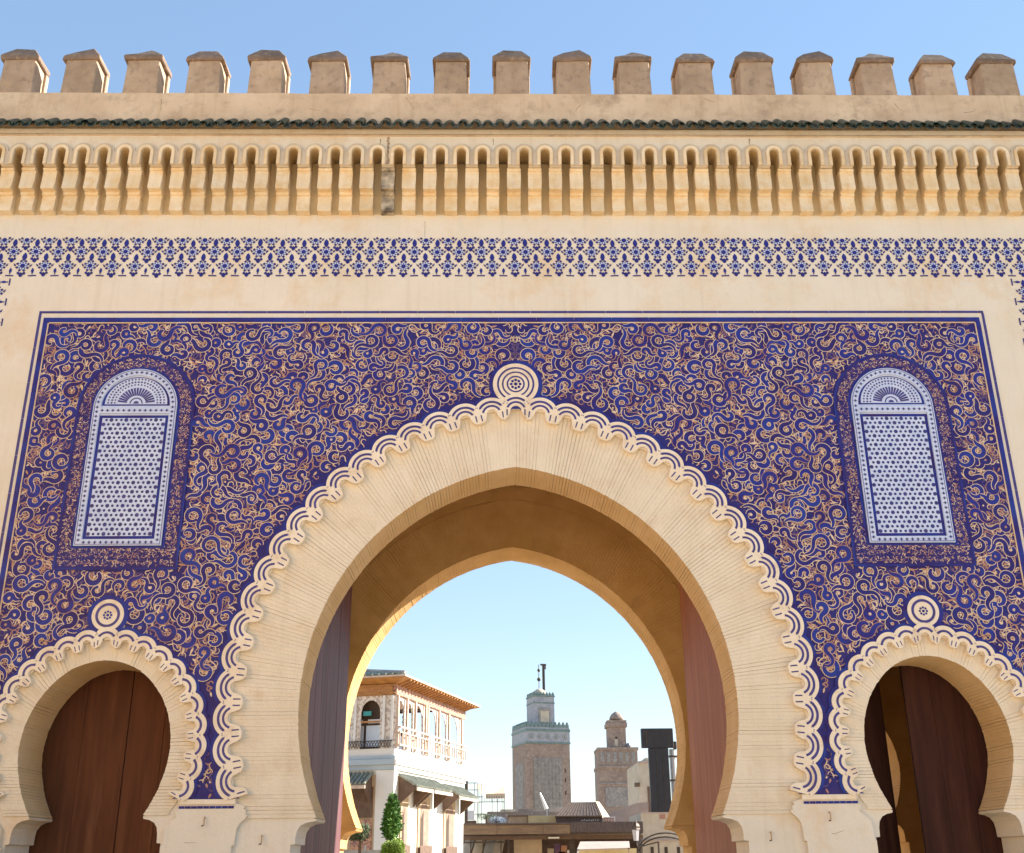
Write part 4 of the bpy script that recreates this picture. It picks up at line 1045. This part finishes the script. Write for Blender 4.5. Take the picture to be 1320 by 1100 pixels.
# ---- pavilion
pv = Root('roof_pavilion', 'small dark wooden pavilion with hipped roof on the canopy', 'pavilion', 717, 792, 37)
def W(a, c_, dy=0): q_ = at(a, c_, 37+dy); return (q_[0]-pv.x, dy, q_[1])
A0, A1, B0, B1 = W(716, 1052), W(776, 1052), W(733, 1034.5, 1.2), W(767.5, 1034, 1.2)
Cb = (A1[0]+.62, 2.6, A1[2]); Db = (A0[0]+.62, 2.6, A0[2]); B1b = (B1[0]+.2, 1.6, B1[2]); B0b = (B0[0]+.2, 1.6, B0[2])
b = MB(); b.add([A0, A1, Cb, Db, B0, B1, B1b, B0b], [(0,1,5,4), (2,3,7,6), (3,0,4,7), (4,5,6,7), (0,3,2,1)], ROOFD); link('hipped_roof', b.mesh('hipped_roof'), pv.o)
b = MB(); e = .02; b.add([(A1[0]+e, A1[1], A1[2]), (Cb[0]+e, Cb[1], Cb[2]), (B1b[0]+e, B1b[1], B1b[2]+e), (B1[0]+e, B1[1], B1[2]+e), (A1[0], A1[1], A1[2]-.06), (Cb[0], Cb[1], Cb[2]-.06)], [(0,1,2,3), (0,4,5,1)], CANVAS); link('sunlit_roof_side', b.mesh('sunlit_roof_side', recalc=False), pv.o)
bt = MB()
for i in range(14):
    t = (i+.5)/14; p = [A0[j]+(A1[j]-A0[j])*t for j in range(3)]; q_ = [B0[j]+(B1[j]-B0[j])*t for j in range(3)]
    bt.tube((p[0], p[1]-.01, p[2]), (q_[0], q_[1]-.01, q_[2]), .014, BEAM, 4)
link('roof_batten', bt.mesh('roof_batten'), pv.o)
pv.pbox('side_board', 717.5, 775.5, 1053, 1062.5, .1, 2.4, ROOFD); pv.pbox('eaves', 716, 776, 1051.6, 1053, -.05, 2.5, BEAM)
b = MB()
for i, (a, c_, l) in enumerate(((749, 1058.5, 2), (752, 1058, 2.2), (755.5, 1058.6, 1.6), (758, 1058.2, 2.4), (761.5, 1058.6, 1.5), (764, 1058, 1), (767, 1058, 1), (770, 1058, 1))):
    q0 = W(a, c_, .09); q1 = W(a+l, c_-1.6, .09); b.tube((q0[0], .085, q0[2]), (q1[0], .085, q1[2]), .016, LETTER, 4); q2 = W(a+l*.9, c_+.3, .09); b.tube((q1[0], .085, q1[2]), (q2[0], .085, q2[2]), .012, LETTER, 4)
link('white_lettering', b.mesh('white_lettering'), pv.o)
wb = Root('tiled_box', 'small white box with orange tile rows beside the pavilion', 'box', 776, 793, 37)
wb.pbox('wall', 776.5, 793, 1053, 1061, .3, 2.3, WHITEP)
for r in range(2):
    for i in range(4): wb.pbox('tile', 778+i*3.6, 780.8+i*3.6, 1054.2+r*3.4, 1056.6+r*3.4, .27, .30, TERRA)
# ---- roof blocks, dish
r1 = Root('roof_block', 'ochre roof block on the canopy left of the cream one', 'block', 655, 680, 38); r1.pbox('wall', 656, 680, 1052.5, 1064, 0, 2, TANW); r1.pbox('coping', 655, 680.5, 1051, 1052.6, -.05, 2.1, BEAM)
r2_ = Root('roof_block', 'pale cream roof block left of the pavilion', 'block', 680, 717, 37.6); r2_.pbox('wall', 681, 717, 1051.5, 1064, 0, 2, YELLOW); r2_.pbox('hatch', 684, 699, 1061, 1064, -.05, 0, BEAM)
b = MB(); q0 = at(696, 1022, 60); q1 = at(704.5, 1043, 60); b.tube((0, 0, q0[1]), (q1[0]-q0[0], 0, q1[1]), .06, WHITEP, 6, .14); b.tube((q1[0]-q0[0], 0, q1[1]), (q1[0]-q0[0]+.1, 0, 0), .04, PIPE, 6)
tag(link('satellite_dish', b.mesh('satellite_dish'), loc=(q0[0], 60, 0)), 'thin white dish seen edge on before the green minaret', 'dish')
b = MB(); q0 = at(690, 1046, 60)
far = Root('far_house', 'low far brown rooftops at the foot of the green minaret', 'house', 640, 735, 80); far.pbox('wall', 628, 738, 1046, 1110, 0, 12, BRICKM); far.pbox('roof_block', 645, 664, 1043.5, 1047, -.1, 4, HOUSE); far.pbox('roof_block', 708, 727, 1041, 1047, -.1, 4, DUSTY); far.pbox('roof_block', 668, 690, 1043, 1047, .5, 3, BRICKM)
far2 = Root('far_house', 'low far house between both minarets behind the pavilion', 'house', 735, 800, 70); far2.pbox('wall', 738, 800, 1052, 1110, 0, 10, HOUSE)
# ---- scaffold with canvas
sf = Root('scaffold', 'thin steel scaffold frame at the far corner of the cafe', 'scaffold', 600, 650, 44)
sf.pbox('post', 599, 603, 1007, 1064, 0, .15, DARKW)
for a in (611, 615, 617, 620, 634, 641, 648): sf.pbox('upright', a, a+.8, 1010 if a < 622 else 1030, 1064, 0, .05, PIPE)
for c_, a0, a1 in ((1009, 600, 615), (1018, 600, 616), (1027, 600, 622), (1033.5, 603, 650), (1049, 610, 650)): sf.pbox('ledger', a0, a1, c_, c_+1, -.04, .0, PIPE)
for i in range(12): sf.pbox('baluster', 622+i*2.2, 622.5+i*2.2, 1026, 1034, 0, .03, PIPE)
ca = Root('canvas_awning', 'cream canvas awning above the scaffold', 'awning', 615, 651, 45)
b = MB(); V = [at(614, 1011, 45.6), at(650, 1013, 45.6), at(651, 1027, 44.2), at(626, 1029, 44.2), at(617, 1019, 44.2)]
b.add([(p[0]-ca.x, y, p[1]) for p, y in zip(V, (.9, .9, -.7, -.7, -.7))], [(0,1,2,3,4)], CANVAS); link('canvas', b.mesh('canvas', recalc=False), ca.o)
ca.pbox('valance', 626, 651, 1023, 1029.5, -.72, -.70, CANVAS); ca.pbox('pole', 650, 650.8, 1024, 1070, -.7, -.65, PIPE)
tr_ = Root('white_sign_box', 'small white box hanging beside the cafe corner', 'box', 603, 611, 40); tr_.pbox('case', 603, 611.5, 1045, 1057, 0, .3, WHITEP); tr_.pbox('shelf', 602, 614, 1058, 1064, 0, .5, DARKW)
plant('blue_flower_pots', 'cluster of bluish potted plants on the canopy edge', 'plants', 628, 652, 1050, 1064, 36, mat('bluish_leaf', (.16, .22, .30), (.30, .36, .42), 2, .7, c3=(.08, .08, .10)), 900, .035, 0, 6)
plant('dry_creeper', 'dry creeper growing along the canopy roof edge', 'plants', 612, 642, 1047, 1060, 37, LEAFG, 700, .035, 0, 6)
